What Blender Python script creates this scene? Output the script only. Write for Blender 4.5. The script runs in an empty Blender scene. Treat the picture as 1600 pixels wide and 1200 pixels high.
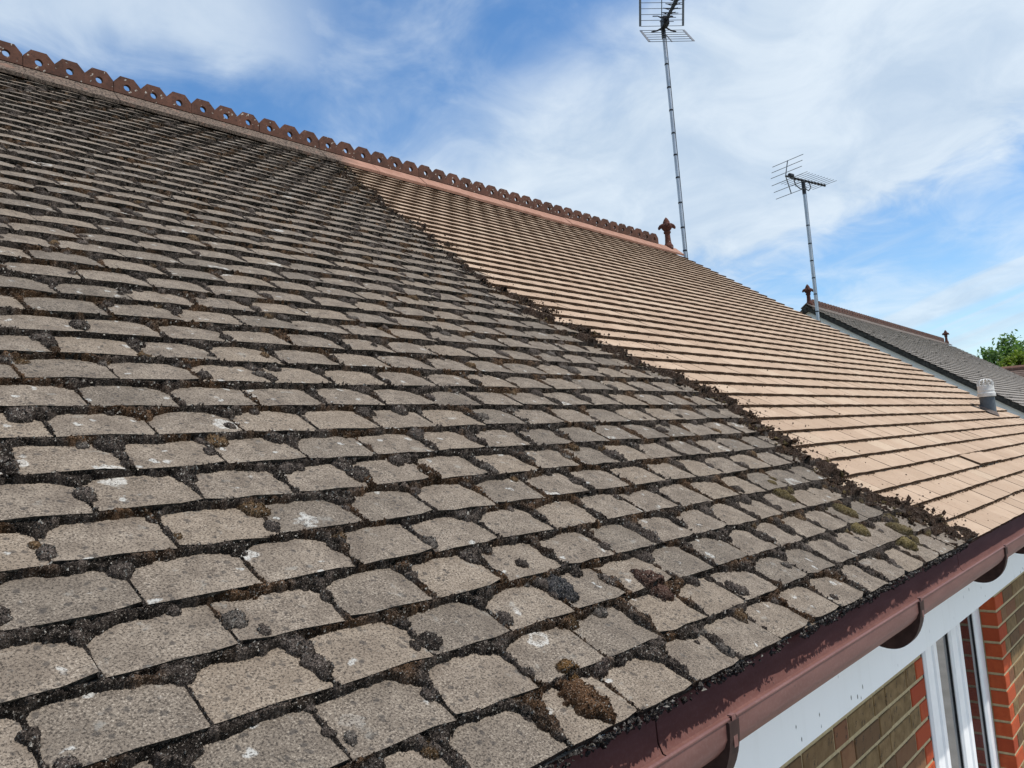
import bpy, math, random
import numpy as np
from mathutils import Vector, Matrix

# ------------------------------------------------------------------ camera, sky, sun, exposure
scene = bpy.context.scene
col = scene.collection
CAM = np.array([-0.9887, -0.7010, 0.3916])
YAW, PIT, ROL, FPX = 0.7458, 0.0963, -0.0763, 1206.19
cF = np.array([math.cos(PIT)*math.cos(YAW), math.cos(PIT)*math.sin(YAW), math.sin(PIT)])
_r0 = np.array([math.sin(YAW), -math.cos(YAW), 0.0]); _u0 = np.cross(_r0, cF)
cR = _r0*math.cos(ROL) + _u0*math.sin(ROL)
cU = -_r0*math.sin(ROL) + _u0*math.cos(ROL)
cam_data = bpy.data.cameras.new('camera'); cam = bpy.data.objects.new('camera', cam_data); col.objects.link(cam)
cam_data.sensor_width = 36.0; cam_data.lens = 36.0*FPX/1600.0
cam_data.clip_start = 0.02; cam_data.clip_end = 2000.0
cam.matrix_world = Matrix(((cR[0], cU[0], -cF[0], CAM[0]), (cR[1], cU[1], -cF[1], CAM[1]), (cR[2], cU[2], -cF[2], CAM[2]), (0, 0, 0, 1)))
scene.camera = cam

SUN = Vector((0.22, -0.43, 0.90)).normalized()          # direction towards the sun
sun_el = math.asin(SUN.z); sun_rot = math.atan2(SUN.x, SUN.y)
sd = bpy.data.lights.new('sun', 'SUN'); sd.energy = 3.6; sd.angle = math.radians(0.53); sd.color = (1.0, 0.96, 0.91)
so = bpy.data.objects.new('sun', sd); col.objects.link(so)
so.rotation_euler = SUN.to_track_quat('Z', 'Y').to_euler(); so.location = (0, -10, 20)

vs = scene.view_settings
vs.view_transform = 'Standard'; vs.look = 'None'; vs.gamma = 1.0; vs.exposure = 0.22; vs.use_curve_mapping = False
scene.render.engine = 'CYCLES'
scene.cycles.max_bounces = 4; scene.cycles.diffuse_bounces = 2; scene.cycles.glossy_bounces = 2


class NT:
    """small node-tree helper"""
    def __init__(self, tree):
        self.t = tree; tree.nodes.clear()
    def n(self, kind, **kw):
        nd = self.t.nodes.new(kind)
        for k, v in kw.items(): setattr(nd, k, v)
        return nd
    def link(self, a, b): self.t.links.new(a, b)
    def put(self, sock, v):
        if hasattr(v, 'is_output'): self.link(v, sock)
        elif v is not None: sock.default_value = v
    def math(self, op, a, b=None, c=None, clamp=False):
        nd = self.n('ShaderNodeMath', operation=op, use_clamp=clamp)
        self.put(nd.inputs[0], a); self.put(nd.inputs[1], b); self.put(nd.inputs[2], c)
        return nd.outputs[0]
    def vmath(self, op, a, b=None, scale=None):
        nd = self.n('ShaderNodeVectorMath', operation=op)
        self.put(nd.inputs[0], a); self.put(nd.inputs[1], b)
        if scale is not None: self.put(nd.inputs['Scale'], scale)
        return nd.outputs['Value'] if op in ('DOT_PRODUCT', 'LENGTH') else nd.outputs[0]
    def step(self, x, lo, hi, a=0.0, b=1.0):
        nd = self.n('ShaderNodeMapRange', interpolation_type='SMOOTHSTEP')
        self.put(nd.inputs[0], x); self.put(nd.inputs[1], lo); self.put(nd.inputs[2], hi); self.put(nd.inputs[3], a); self.put(nd.inputs[4], b)
        return nd.outputs[0]
    def mix(self, f, a, b, blend='MIX'):
        nd = self.n('ShaderNodeMix', data_type='RGBA', blend_type=blend)
        self.put(nd.inputs[0], f); self.put(nd.inputs[6], a); self.put(nd.inputs[7], b)
        return nd.outputs[2]
    def noise(self, vec, scale, detail=3.0, rough=0.55, dist=0.0):
        nd = self.n('ShaderNodeTexNoise'); self.put(nd.inputs['Vector'], vec)
        nd.inputs['Scale'].default_value = scale; nd.inputs['Detail'].default_value = detail
        nd.inputs['Roughness'].default_value = rough; nd.inputs['Distortion'].default_value = dist
        return nd.outputs[0]
    def voro(self, vec, scale, rand=1.0):
        nd = self.n('ShaderNodeTexVoronoi'); self.put(nd.inputs['Vector'], vec)
        nd.inputs['Scale'].default_value = scale; nd.inputs['Randomness'].default_value = rand
        return nd.outputs['Distance'], nd.outputs['Color']
    def xyz(self, x=0.0, y=0.0, z=0.0):
        nd = self.n('ShaderNodeCombineXYZ'); self.put(nd.inputs[0], x); self.put(nd.inputs[1], y); self.put(nd.inputs[2], z)
        return nd.outputs[0]
    def sep(self, v):
        nd = self.n('ShaderNodeSeparateXYZ'); self.put(nd.inputs[0], v); return nd.outputs
    def pos(self): return self.n('ShaderNodeNewGeometry').outputs['Position']
    def rnd(self):
        a = self.n('ShaderNodeObjectInfo').outputs['Random']; b = self.n('ShaderNodeNewGeometry').outputs['Random Per Island']
        return self.math('FRACT', self.math('ADD', a, b))
    def bump(self, h, strength=0.4, dist=0.003):
        nd = self.n('ShaderNodeBump'); nd.inputs['Strength'].default_value = strength; nd.inputs['Distance'].default_value = dist
        self.put(nd.inputs['Height'], h); return nd.outputs[0]
    def principled(self, color, rough=0.8, normal=None, metallic=0.0, spec=0.3):
        p = self.n('ShaderNodeBsdfPrincipled'); self.put(p.inputs['Base Color'], color); self.put(p.inputs['Roughness'], rough)
        self.put(p.inputs['Metallic'], metallic); p.inputs['Specular IOR Level'].default_value = spec
        if normal is not None: self.put(p.inputs['Normal'], normal)
        o = self.n('ShaderNodeOutputMaterial'); self.link(p.outputs[0], o.inputs[0]); return p


def rgb(r, g, b): return (r, g, b, 1.0)


# ---- world: physical sky with wind-drawn cloud
world = bpy.data.worlds.new('World'); scene.world = world; world.use_nodes = True
world.cycles.sampling_method = 'MANUAL'; world.cycles.sample_map_resolution = 512
w = NT(world.node_tree)
sky = w.n('ShaderNodeTexSky', sky_type='NISHITA'); sky.sun_disc = False
sky.sun_elevation = sun_el; sky.sun_rotation = sun_rot; sky.air_density = 1.0; sky.dust_density = 0.6; sky.ozone_density = 2.0
dirv = w.n('ShaderNodeTexCoord').outputs['Generated']
dx, dy, dz = w.sep(dirv)
el = w.math('MULTIPLY', w.math('ARCSINE', dz), 57.2958); az = w.math('MULTIPLY', w.math('ARCTAN2', dy, dx), 57.2958)
inv = w.math('DIVIDE', 1.0, w.math('ADD', w.math('ABSOLUTE', dz), 0.22))
plane = w.xyz(w.math('MULTIPLY', dx, inv), w.math('MULTIPLY', dy, inv), 0.0)
vr = w.n('ShaderNodeVectorRotate', rotation_type='Z_AXIS'); w.link(plane, vr.inputs[0]); vr.inputs['Angle'].default_value = math.radians(38)
px_, py_, _ = w.sep(vr.outputs[0])
stre = w.xyz(w.math('MULTIPLY', px_, 1.0), w.math('MULTIPLY', py_, 0.45), 0.0)
n1 = w.noise(stre, 1.5, 6, 0.56, 0.5); n2 = w.noise(plane, 4.5, 6, 0.6, 0.6)
nn_ = w.math('ADD', w.math('MULTIPLY', n1, 0.68), w.math('MULTIPLY', n2, 0.32))
low = w.math('SUBTRACT', el, w.math('ADD', 17.8, w.math('MULTIPLY', az, -0.25)))      # above the lower rim of the big bank
upp = w.math('SUBTRACT', w.math('ADD', 42.5, w.math('MULTIPLY', az, -0.43)), el)        # below its upper rim
jit = w.math('MULTIPLY', w.math('SUBTRACT', nn_, 0.5), 20.0)
bank = w.math('MULTIPLY', w.step(w.math('ADD', low, jit), -2.2, 2.2), w.step(w.math('ADD', upp, jit), -6.0, 5.0))
wisp = w.step(nn_, 0.42, 0.66)
loww = w.xyz(w.math('MULTIPLY', w.math('ADD', az, w.math('MULTIPLY', el, 2.6)), 0.035), w.math('MULTIPLY', w.math('SUBTRACT', el, w.math('MULTIPLY', az, -0.28)), 0.20), 0.0)
streak = w.step(w.noise(loww, 1.35, 5, 0.55, 0.35), 0.50, 0.64)
streak = w.math('MULTIPLY', streak, w.step(el, 15.0, 11.0))
bank2 = w.math('MULTIPLY', w.step(w.math('ADD', el, w.math('MULTIPLY', jit, 0.9)), 24.5, 29.5), w.step(az, 50.0, 64.0))
bank = w.math('MAXIMUM', bank, w.math('MULTIPLY', bank2, 0.85))
cov = w.math('MAXIMUM', w.math('MULTIPLY', bank, 0.95), w.math('MAXIMUM', w.math('MULTIPLY', wisp, 0.62), w.math('MULTIPLY', streak, 0.8)))
cov = w.math('ADD', w.math('MULTIPLY', cov, 0.93), 0.04, clamp=True)
ctone = w.step(w.math('ADD', w.math('MULTIPLY', n2, 0.6), w.math('MULTIPLY', n1, 0.4)), 0.30, 0.68)
ccol = w.mix(ctone, rgb(0.47, 0.58, 0.71), rgb(0.70, 0.78, 0.85))
bg1 = w.n('ShaderNodeBackground'); hs = w.n('ShaderNodeHueSaturation'); hs.inputs['Saturation'].default_value = 1.28
w.link(sky.outputs[0], hs.inputs['Color']); w.link(hs.outputs[0], bg1.inputs[0]); bg1.inputs[1].default_value = 0.15
bg2 = w.n('ShaderNodeBackground'); w.link(ccol, bg2.inputs[0]); bg2.inputs[1].default_value = 1.0
mx = w.n('ShaderNodeMixShader'); w.link(cov, mx.inputs[0]); w.link(bg1.outputs[0], mx.inputs[1]); w.link(bg2.outputs[0], mx.inputs[2])
wo = w.n('ShaderNodeOutputWorld'); w.link(mx.outputs[0], wo.inputs[0])

# ------------------------------------------------------------------ constants of the place (metres)
TH = 0.6107; CT, ST = math.cos(TH), math.sin(TH)
GA = 0.1051; TW = 0.165; TT = 0.0140; TL = 0.185           # gauge, tile width, thickness, length built
NR = 42; X0, X1 = -3.465, 6.664; RIDGE_V = 42.8*GA
RY, RZ = RIDGE_V*CT, RIDGE_V*ST
GROUND = -2.75
BV = np.array([0.17, 1.77, 2.9, 4.05, 5.62, 7.42, 9.0, 11.17, 13.62, 15.34, 17.43, 20.09, 24.41, 29.36, 37.48, 43.5])*GA
BX = np.array([2.01, 1.91, 1.785, 1.775, 1.83, 1.845, 1.89, 1.79, 1.70, 1.64, 1.58, 1.545, 1.645, 1.73, 1.955, 2.14])
HALF = np.array([0.0, -0.75] + [-0.5 if r % 2 == 0 else 0.0 for r in range(2, 60)])     # bond offset of each course, in tile widths
rng = np.random.default_rng(11); random.seed(5)

def roofp(u, v, wv):
    """roof coordinates -> world arrays"""
    return np.stack([u, v*CT - wv*ST, v*ST + wv*CT], -1)

def to_px(P):
    d = np.asarray(P) - CAM; z = d @ cF
    return 800 + FPX*(d @ cR)/z, 600 - FPX*(d @ cU)/z, z

# ------------------------------------------------------------------ object helpers
def add(name, me, parent=None, mats=()):
    o = bpy.data.objects.new(name, me); col.objects.link(o)
    if parent is not None: o.parent = parent
    for m in mats: me.materials.append(m)
    return o

def tag(o, label=None, cat=None, group=None, kind=None):
    if label: o['label'] = label
    if cat: o['category'] = cat
    if group: o['group'] = group
    if kind: o['kind'] = kind
    return o

def empty(name, loc=(0, 0, 0)):
    o = bpy.data.objects.new(name, None); o.location = loc; col.objects.link(o); o.empty_display_size = 0.2; return o

def arr_mesh(name, V, Fs, mi=None, smooth=False, colors=None):
    """fast mesh from numpy arrays, all faces with the same corner count"""
    V = np.asarray(V, np.float32); Fs = np.asarray(Fs, np.int32); k = Fs.shape[1]; nf = len(Fs)
    me = bpy.data.meshes.new(name)
    me.vertices.add(len(V)); me.vertices.foreach_set('co', V.ravel())
    me.loops.add(nf*k); me.loops.foreach_set('vertex_index', Fs.ravel())
    me.polygons.add(nf); me.polygons.foreach_set('loop_start', np.arange(0, nf*k, k, dtype=np.int32))
    if mi is not None: me.polygons.foreach_set('material_index', np.asarray(mi, np.int32))
    me.polygons.foreach_set('use_smooth', np.full(nf, bool(smooth)))
    me.update(calc_edges=True)
    if colors is not None:
        a = me.attributes.new('tint', 'FLOAT_COLOR', 'POINT')
        c4 = np.ones((len(V), 4), np.float32); c4[:, :3] = colors; a.data.foreach_set('color', c4.ravel())
    return me

class MB:
    """collects simple solids into one mesh"""
    def __init__(self): self.v = []; self.f = []
    def poly(self, pts, faces):
        b = len(self.v); self.v += [tuple(map(float, p)) for p in pts]; self.f += [tuple(b+i for i in q) for q in faces]; return self
    def box(self, lo, hi):
        x0, y0, z0 = lo; x1, y1, z1 = hi
        return self.poly([(x0, y0, z0), (x1, y0, z0), (x1, y1, z0), (x0, y1, z0), (x0, y0, z1), (x1, y0, z1), (x1, y1, z1), (x0, y1, z1)],
                         [(0, 3, 2, 1), (4, 5, 6, 7), (0, 1, 5, 4), (1, 2, 6, 5), (2, 3, 7, 6), (3, 0, 4, 7)])
    def tube(self, pts, rad, n=8, cap=True):
        pts = [Vector(p) for p in pts]; rings = []
        if not hasattr(rad, '__len__'): rad = [rad]*len(pts)
        up = Vector((0.13, 0.31, 0.94))
        for i, p in enumerate(pts):
            t = (pts[min(i+1, len(pts)-1)] - pts[max(i-1, 0)]).normalized()
            a = t.cross(up if abs(t.dot(up)) < 0.95 else Vector((1, 0, 0))).normalized(); b = t.cross(a)
            rings.append([p + (a*math.cos(2*math.pi*k/n) + b*math.sin(2*math.pi*k/n))*rad[i] for k in range(n)])
        V = [q for r in rings for q in r]; Fc = []
        for i in range(len(pts)-1):
            for k in range(n):
                Fc.append((i*n+k, i*n+(k+1) % n, (i+1)*n+(k+1) % n, (i+1)*n+k))
        if cap:
            Fc.append(tuple(range(n))[::-1]); Fc.append(tuple((len(pts)-1)*n+k for k in range(n)))
        return self.poly(V, Fc)
    def lathe(self, prof, n=20, at=(0, 0, 0)):
        V = []; Fc = []
        for r, z in prof:
            for k in range(n):
                a = 2*math.pi*k/n; V.append((at[0]+r*math.cos(a), at[1]+r*math.sin(a), at[2]+z))
        for i in range(len(prof)-1):
            for k in range(n): Fc.append((i*n+k, i*n+(k+1) % n, (i+1)*n+(k+1) % n, (i+1)*n+k))
        Fc.append(tuple(range(n))[::-1]); Fc.append(tuple((len(prof)-1)*n+k for k in range(n)))
        return self.poly(V, Fc)
    def mesh(self, name='part', smooth=False, angle=35):
        me = bpy.data.meshes.new(name); me.from_pydata(self.v, [], self.f); me.update()
        if smooth:
            me.polygons.foreach_set('use_smooth', [True]*len(me.polygons))
            try: me.set_sharp_from_angle(angle=math.radians(angle))
            except Exception: pass
        return me
    def build(self, name, mat, parent=None, smooth=False, angle=35):
        return add(name, self.mesh(name, smooth, angle), parent, [mat])

def value_noise(x, y, seed=0):
    L = np.random.default_rng(900+seed).random((256, 256))
    xi = np.floor(x).astype(int); yi = np.floor(y).astype(int); fx = x-xi; fy = y-yi
    fx = fx*fx*(3-2*fx); fy = fy*fy*(3-2*fy)
    a = L[xi & 255, yi & 255]; b = L[(xi+1) & 255, yi & 255]; c = L[xi & 255, (yi+1) & 255]; d = L[(xi+1) & 255, (yi+1) & 255]
    return (a*(1-fx)+b*fx)*(1-fy) + (c*(1-fx)+d*fx)*fy

def fbm(x, y, seed=0, o=3):
    s = 0; a = 0.5; t = 0
    for k in range(o):
        s = s + a*value_noise(x*2**k+17.3*k, y*2**k+5.1*k, seed+k); t += a; a *= 0.5
    return s/t

def worley(x, y, seed=0):
    """distance to the nearest jittered cell point and that cell's random number"""
    g_ = np.random.default_rng(300+seed); LX, LY, LR = g_.random((256, 256)), g_.random((256, 256)), g_.random((256, 256))
    xi = np.floor(x).astype(int); yi = np.floor(y).astype(int); best = np.full(x.shape, 9.0); rr = np.zeros(x.shape)
    for i in (-1, 0, 1):
        for j in (-1, 0, 1):
            a, b = (xi+i) & 255, (yi+j) & 255
            d = (xi+i+LX[a, b]-x)**2 + (yi+j+LY[a, b]-y)**2
            m = d < best; best = np.where(m, d, best); rr = np.where(m, LR[a, b], rr)
    return np.sqrt(best), rr

# ------------------------------------------------------------------ materials
def new_mat(name):
    m = bpy.data.materials.new(name); m.use_nodes = True; return m, NT(m.node_tree)

def roof_mask(t, P):
    """0 on the mossy weathered side, 1 on the washed side: where the washing stopped"""
    X, Yc, Z = t.sep(P)
    v = t.math('ADD', t.math('MULTIPLY', Yc, CT), t.math('MULTIPLY', Z, ST))
    fc = t.n('ShaderNodeFloatCurve'); cv = fc.mapping.curves[0]
    pts = [(BV[i]/4.7, BX[i]/4.0) for i in range(len(BV))]
    cv.points[0].location = pts[0]; cv.points[1].location = pts[-1]
    for p in pts[1:-1]: cv.points.new(*p)
    for p in cv.points: p.handle_type = 'VECTOR'
    fc.mapping.update()
    t.put(fc.inputs['Value'], t.math('DIVIDE', v, 4.7))
    xb = t.math('MULTIPLY', fc.outputs[0], 4.0)
    d = t.math('ADD', t.math('SUBTRACT', X, xb), t.math('MULTIPLY', t.math('SUBTRACT', t.noise(P, 9, 4), 0.5), 0.36))
    return t.step(d, -0.012, 0.03), v, X

def tile_material(name, far=False):
    m, t = new_mat(name); P = t.pos()
    rv = t.rnd()
    # weathered concrete: grey-brown, granular, with algae spots and lichen
    a = t.mix(t.step(t.noise(P, 22, 4), 0.3, 0.7), rgb(0.154, 0.122, 0.093), rgb(0.238, 0.192, 0.147))
    a = t.mix(t.math('MULTIPLY', t.step(rv, 0.55, 1.0), 0.40), a, rgb(0.26, 0.20, 0.142))
    a = t.mix(t.math('MULTIPLY', t.step(rv, 0.4, 0.0), 0.45), a, rgb(0.110, 0.092, 0.073))
    g1 = t.noise(P, 330, 2, 0.8)
    a = t.mix(t.math('MULTIPLY', t.step(g1, 0.56, 0.68), t.step(t.noise(P, 11, 3), 0.35, 0.65, 0.25, 0.80)), a, rgb(0.42, 0.36, 0.285))
    a = t.mix(t.math('MULTIPLY', t.step(g1, 0.50, 0.37), 0.85), a, rgb(0.034, 0.028, 0.023))
    d1, c1 = t.voro(t.vmath('ADD', P, t.vmath('SCALE', t.n('ShaderNodeTexNoise').outputs[1], None, 0.02)), 75)
    sel1 = t.step(t.sep(c1)[0], 0.62, 0.66)
    a = t.mix(t.math('MULTIPLY', t.math('MULTIPLY', t.step(d1, 0.42, 0.22), sel1), 0.62), a, rgb(0.040, 0.036, 0.033))
    wob = t.n('ShaderNodeTexNoise'); t.put(wob.inputs['Vector'], P); wob.inputs['Scale'].default_value = 45; wob.inputs['Detail'].default_value = 4
    Pw = t.vmath('ADD', P, t.vmath('SCALE', wob.outputs['Color'], None, 0.035))
    d2, c2 = t.voro(Pw, 8.0)
    cs = t.sep(c2); sel2 = t.step(cs[0], 0.79, 0.82); rad = t.math('ADD', 0.08, t.math('MULTIPLY', cs[1], 0.22))
    q = t.math('DIVIDE', d2, rad)
    ring = t.math('MULTIPLY', t.step(q, 1.08, 0.92), t.math('ADD', 0.18, t.math('MULTIPLY', t.step(q, 0.55, 0.85), 0.82)))
    ring = t.math('MULTIPLY', t.math('MULTIPLY', ring, sel2), t.step(g1, 0.34, 0.52))
    a = t.mix(t.math('MULTIPLY', ring, 0.66), a, rgb(0.56, 0.54, 0.49))
    d3, c3 = t.voro(Pw, 38.0)
    sp = t.math('MULTIPLY', t.step(d3, 0.34, 0.20), t.step(t.sep(c3)[2], 0.90, 0.92))
    a = t.mix(t.math('MULTIPLY', t.math('MULTIPLY', sp, t.step(g1, 0.30, 0.55)), 0.7), a, rgb(0.50, 0.49, 0.45))
    pale = t.math('MULTIPLY', t.step(t.noise(P, 30, 5, 0.65), 0.60, 0.72), 0.42)
    a = t.mix(pale, a, rgb(0.30, 0.285, 0.25))
    # washed concrete: sandy buff
    mask, v, X = roof_mask(t, P)
    sv = t.xyz(t.math('MULTIPLY', X, 240.0), t.math('MULTIPLY', v, 16.0), 0.0)
    stn = t.noise(sv, 1.0, 3, 0.6)
    b = t.mix(t.step(t.noise(P, 6, 3), 0.3, 0.7), rgb(0.425, 0.305, 0.213), rgb(0.490, 0.362, 0.258))
    b = t.mix(t.math('MULTIPLY', rv, 0.85), b, rgb(0.365, 0.258, 0.178))
    b = t.mix(t.math('MULTIPLY', t.step(t.math('FRACT', t.math('MULTIPLY', rv, 7.31)), 0.7, 1.0), 0.5), b, rgb(0.50, 0.39, 0.28))
    b = t.mix(t.math('MULTIPLY', t.step(stn, 0.52, 0.72), 0.55), b, rgb(0.30, 0.195, 0.120))
    b = t.mix(t.math('MULTIPLY', t.step(g1, 0.40, 0.28), 0.5), b, rgb(0.30, 0.19, 0.12))
    d4, c4 = t.voro(t.xyz(t.math('ADD', X, t.math('MULTIPLY', stn, 0.012)), t.math('MULTIPLY', v, 0.30), 0.0), 30.0)
    pit = t.math('MULTIPLY', t.step(t.math('ADD', d4, t.math('MULTIPLY', g1, 0.10)), 0.20, 0.11), t.step(t.sep(c4)[1], 0.66, 0.72))
    b = t.mix(t.math('MULTIPLY', t.step(t.noise(P, 48, 5, 0.75), 0.52, 0.70), 0.50), b, rgb(0.33, 0.205, 0.135))
    b = t.mix(t.math('MULTIPLY', pit, 0.8), b, rgb(0.075, 0.045, 0.030))
    near = t.step(t.math('SUBTRACT', X, 2.3), 0.55, -0.3)
    b = t.mix(t.math('MULTIPLY', t.math('MULTIPLY', t.step(t.noise(P, 70, 5, 0.7), 0.58, 0.68), near), 0.6), b, rgb(0.13, 0.085, 0.055))
    c = t.mix(mask, a, b)
    hh = t.math('ADD', t.math('MULTIPLY', g1, 0.7), t.math('MULTIPLY', t.noise(P, 120, 3), 0.6))
    t.principled(c, 0.92, t.bump(hh, 0.8, 0.003), spec=0.15)
    return m

def butt_material(name):
    """tail and side edges of the tiles: grime and moss film, a little cleaner on the washed side"""
    m, t = new_mat(name); P = t.pos(); mask, v, X = roof_mask(t, P)
    n = t.noise(P, 150, 4, 0.7)
    a = t.mix(t.step(n, 0.42, 0.64), rgb(0.022, 0.019, 0.017), rgb(0.105, 0.090, 0.072))
    b = t.mix(t.step(n, 0.40, 0.66), rgb(0.045, 0.029, 0.021), rgb(0.17, 0.110, 0.070))
    t.principled(t.mix(mask, a, b), 0.95, t.bump(n, 0.8, 0.004), spec=0.1)
    return m

M_TILE = tile_material('roof_tile'); M_BUTT = butt_material('tile_edge')

def moss_material():
    m, t = new_mat('moss'); P = t.pos()
    at = t.n('ShaderNodeAttribute', attribute_name='tint').outputs['Color']
    n = t.noise(P, 400, 2, 0.8); n2 = t.noise(P, 90, 3)
    c = t.mix(t.step(n, 0.35, 0.65), t.mix(1.0, at, rgb(0.40, 0.40, 0.40), 'MULTIPLY'), t.mix(1.0, at, rgb(1.5, 1.5, 1.5), 'MULTIPLY'))
    c = t.mix(t.math('MULTIPLY', t.step(n, 0.61, 0.67), 0.75), c, rgb(0.33, 0.29, 0.24))
    c = t.mix(t.math('MULTIPLY', t.step(n2, 0.60, 0.72), 0.22), c, rgb(0.090, 0.077, 0.066))
    t.principled(c, 1.0, t.bump(n, 1.0, 0.004), spec=0.05)
    return m
M_MOSS = moss_material()

def simple(name, c1, c2, scale=20, rough=0.8, bump=0.0, metallic=0.0, spec=0.3, detail=4, rnd=None, stretch=None):
    m, t = new_mat(name); P = t.pos()
    if stretch: P = t.vmath('MULTIPLY', P, stretch)
    n = t.noise(P, scale, detail, 0.6)
    c = t.mix(t.step(n, 0.3, 0.7), rgb(*c1), rgb(*c2))
    if rnd: c = t.mix(t.math('MULTIPLY', t.rnd(), rnd[1]), c, rgb(*rnd[0]))
    t.principled(c, rough, t.bump(n, bump, 0.004) if bump else None, metallic, spec)
    return m

M_DECK = simple('roof_deck', (0.03, 0.025, 0.02), (0.06, 0.05, 0.04), 30)
M_WHITE = None
def fascia_material():
    m, t = new_mat('fascia_paint'); P = t.pos()
    Ps = t.vmath('MULTIPLY', P, (1.0, 1.0, 0.55))
    d, c = t.voro(Ps, 48); cc = t.sep(c)
    wob = t.noise(P, 300, 3)
    sp = t.math('MULTIPLY', t.step(t.math('ADD', d, t.math('MULTIPLY', wob, 0.15)), 0.27, 0.18), t.step(cc[0], 0.80, 0.82))
    sp = t.math('MULTIPLY', sp, t.step(t.noise(P, 2.2, 2), 0.38, 0.50))
    gr = t.noise(t.vmath('MULTIPLY', P, (30.0, 30.0, 6.0)), 1.0, 4)
    col_ = t.mix(t.math('MULTIPLY', t.step(gr, 0.5, 0.8), 0.18), rgb(0.86, 0.86, 0.84), rgb(0.62, 0.61, 0.56))
    t.principled(t.mix(sp, col_, rgb(0.02, 0.02, 0.018)), 0.42, None, spec=0.4)
    return m
M_FASCIA = fascia_material()
M_UPVC = simple('window_plastic', (0.76, 0.77, 0.77), (0.84, 0.84, 0.83), 12, 0.3, spec=0.5)
def gutter_material():
    m, t = new_mat('gutter_plastic'); P = t.pos()
    n = t.noise(t.vmath('MULTIPLY', P, (6.0, 40.0, 40.0)), 1.0, 5)
    c = t.mix(t.step(n, 0.3, 0.75), rgb(0.135, 0.060, 0.050), rgb(0.180, 0.085, 0.072))
    d, cc = t.voro(P, 70)
    sp = t.math('MULTIPLY', t.step(d, 0.16, 0.10), t.step(t.sep(cc)[0], 0.9, 0.92))
    c = t.mix(t.math('MULTIPLY', sp, 0.7), c, rgb(0.03, 0.02, 0.02))
    dust = t.step(t.noise(P, 140, 4, 0.65), 0.45, 0.7)
    c = t.mix(t.math('MULTIPLY', dust, 0.18), c, rgb(0.28, 0.19, 0.165))
    t.principled(c, 0.55, t.bump(n, 0.08, 0.002), spec=0.22)
    return m
M_GUTTER = gutter_material()
M_BRACKET = simple('bracket_plastic', (0.030, 0.016, 0.014), (0.048, 0.026, 0.022), 60, 0.6, spec=0.12)
M_TERRA = None
def terracotta(name, c1, c2, dark, lich=0.5):
    m, t = new_mat(name); P = t.pos()
    n = t.noise(P, 14, 5, 0.65); n2 = t.noise(P, 60, 4, 0.6)
    c = t.mix(t.step(n, 0.3, 0.7), rgb(*c1), rgb(*c2)); c = t.mix(t.math('MULTIPLY', t.rnd(), 0.35), c, rgb(*dark))
    c = t.mix(t.math('MULTIPLY', t.step(n2, 0.5, 0.7), 0.6), c, rgb(*dark))
    d, cc = t.voro(t.vmath('ADD', P, t.vmath('SCALE', t.xyz(n2, n, n2), None, 0.05)), 55)
    sp = t.math('MULTIPLY', t.step(d, 0.32, 0.2), t.step(t.sep(cc)[0], 1.0-0.16*lich, 1.0-0.14*lich))
    c = t.mix(t.math('MULTIPLY', sp, 0.8), c, rgb(0.50, 0.47, 0.40))
    t.principled(c, 0.88, t.bump(n2, 0.4, 0.003), spec=0.15)
    return m
M_CREST = terracotta('ridge_terracotta', (0.080, 0.038, 0.026), (0.14, 0.064, 0.042), (0.040, 0.025, 0.020), 1.1)
M_FINIAL = terracotta('finial_terracotta', (0.085, 0.032, 0.023), (0.13, 0.052, 0.035), (0.035, 0.022, 0.019), 0.15)
def ridge_wing_material():
    m, t = new_mat('ridge_wing'); P = t.pos(); X = t.sep(P)[0]
    n = t.noise(P, 18, 5, 0.65); n2 = t.noise(P, 90, 4, 0.7)
    clean = t.mix(t.step(n, 0.3, 0.7), rgb(0.285, 0.148, 0.102), rgb(0.365, 0.205, 0.148)); clean = t.mix(t.math('MULTIPLY', t.step(n2, 0.55, 0.75), 0.4), clean, rgb(0.17, 0.085, 0.06))
    old = t.mix(t.step(n2, 0.42, 0.56), rgb(0.048, 0.036, 0.029), rgb(0.165, 0.122, 0.092)); old = t.mix(t.math('MULTIPLY', t.step(n, 0.56, 0.66), 0.6), old, rgb(0.22, 0.125, 0.090))
    mk = t.step(t.math('ADD', X, t.math('MULTIPLY', n, 0.3)), 2.15, 2.45)
    t.principled(t.mix(mk, old, clean), 0.9, t.bump(n2, 0.4, 0.003), spec=0.15)
    return m
M_WING = ridge_wing_material()

def brick_material(name, cols, spots=0.8):
    m, t = new_mat(name); P = t.pos(); r = t.rnd()
    n = t.noise(P, 28, 5, 0.65); n2 = t.noise(P, 190, 3, 0.7)
    c = t.mix(t.step(n, 0.3, 0.7), rgb(*cols[0]), rgb(*cols[1]))
    c = t.mix(t.math('MULTIPLY', t.step(r, 0.6, 0.9), 0.8), c, rgb(*cols[2]))
    c = t.mix(t.math('MULTIPLY', t.step(t.math('FRACT', t.math('MULTIPLY', r, 5.7)), 0.65, 0.95), 0.6), c, rgb(*cols[3]))
    d, cc = t.voro(t.vmath('ADD', t.vmath('MULTIPLY', P, (1.0, 1.0, 0.8)), t.vmath('SCALE', t.xyz(n2, n, n2), None, 0.05)), 46)
    sp = t.math('MULTIPLY', t.step(d, 0.42, 0.20), t.step(t.sep(cc)[0], 0.55, 0.70))
    c = t.mix(t.math('MULTIPLY', sp, spots), c, rgb(0.045, 0.032, 0.024))
    t.principled(c, 0.9, t.bump(t.math('ADD', n2, n), 0.5, 0.004), spec=0.15)
    return m
M_BRICK = brick_material('buff_brick', [(0.145, 0.093, 0.042), (0.230, 0.152, 0.073), (0.12, 0.066, 0.035), (0.21, 0.088, 0.047)])
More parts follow.
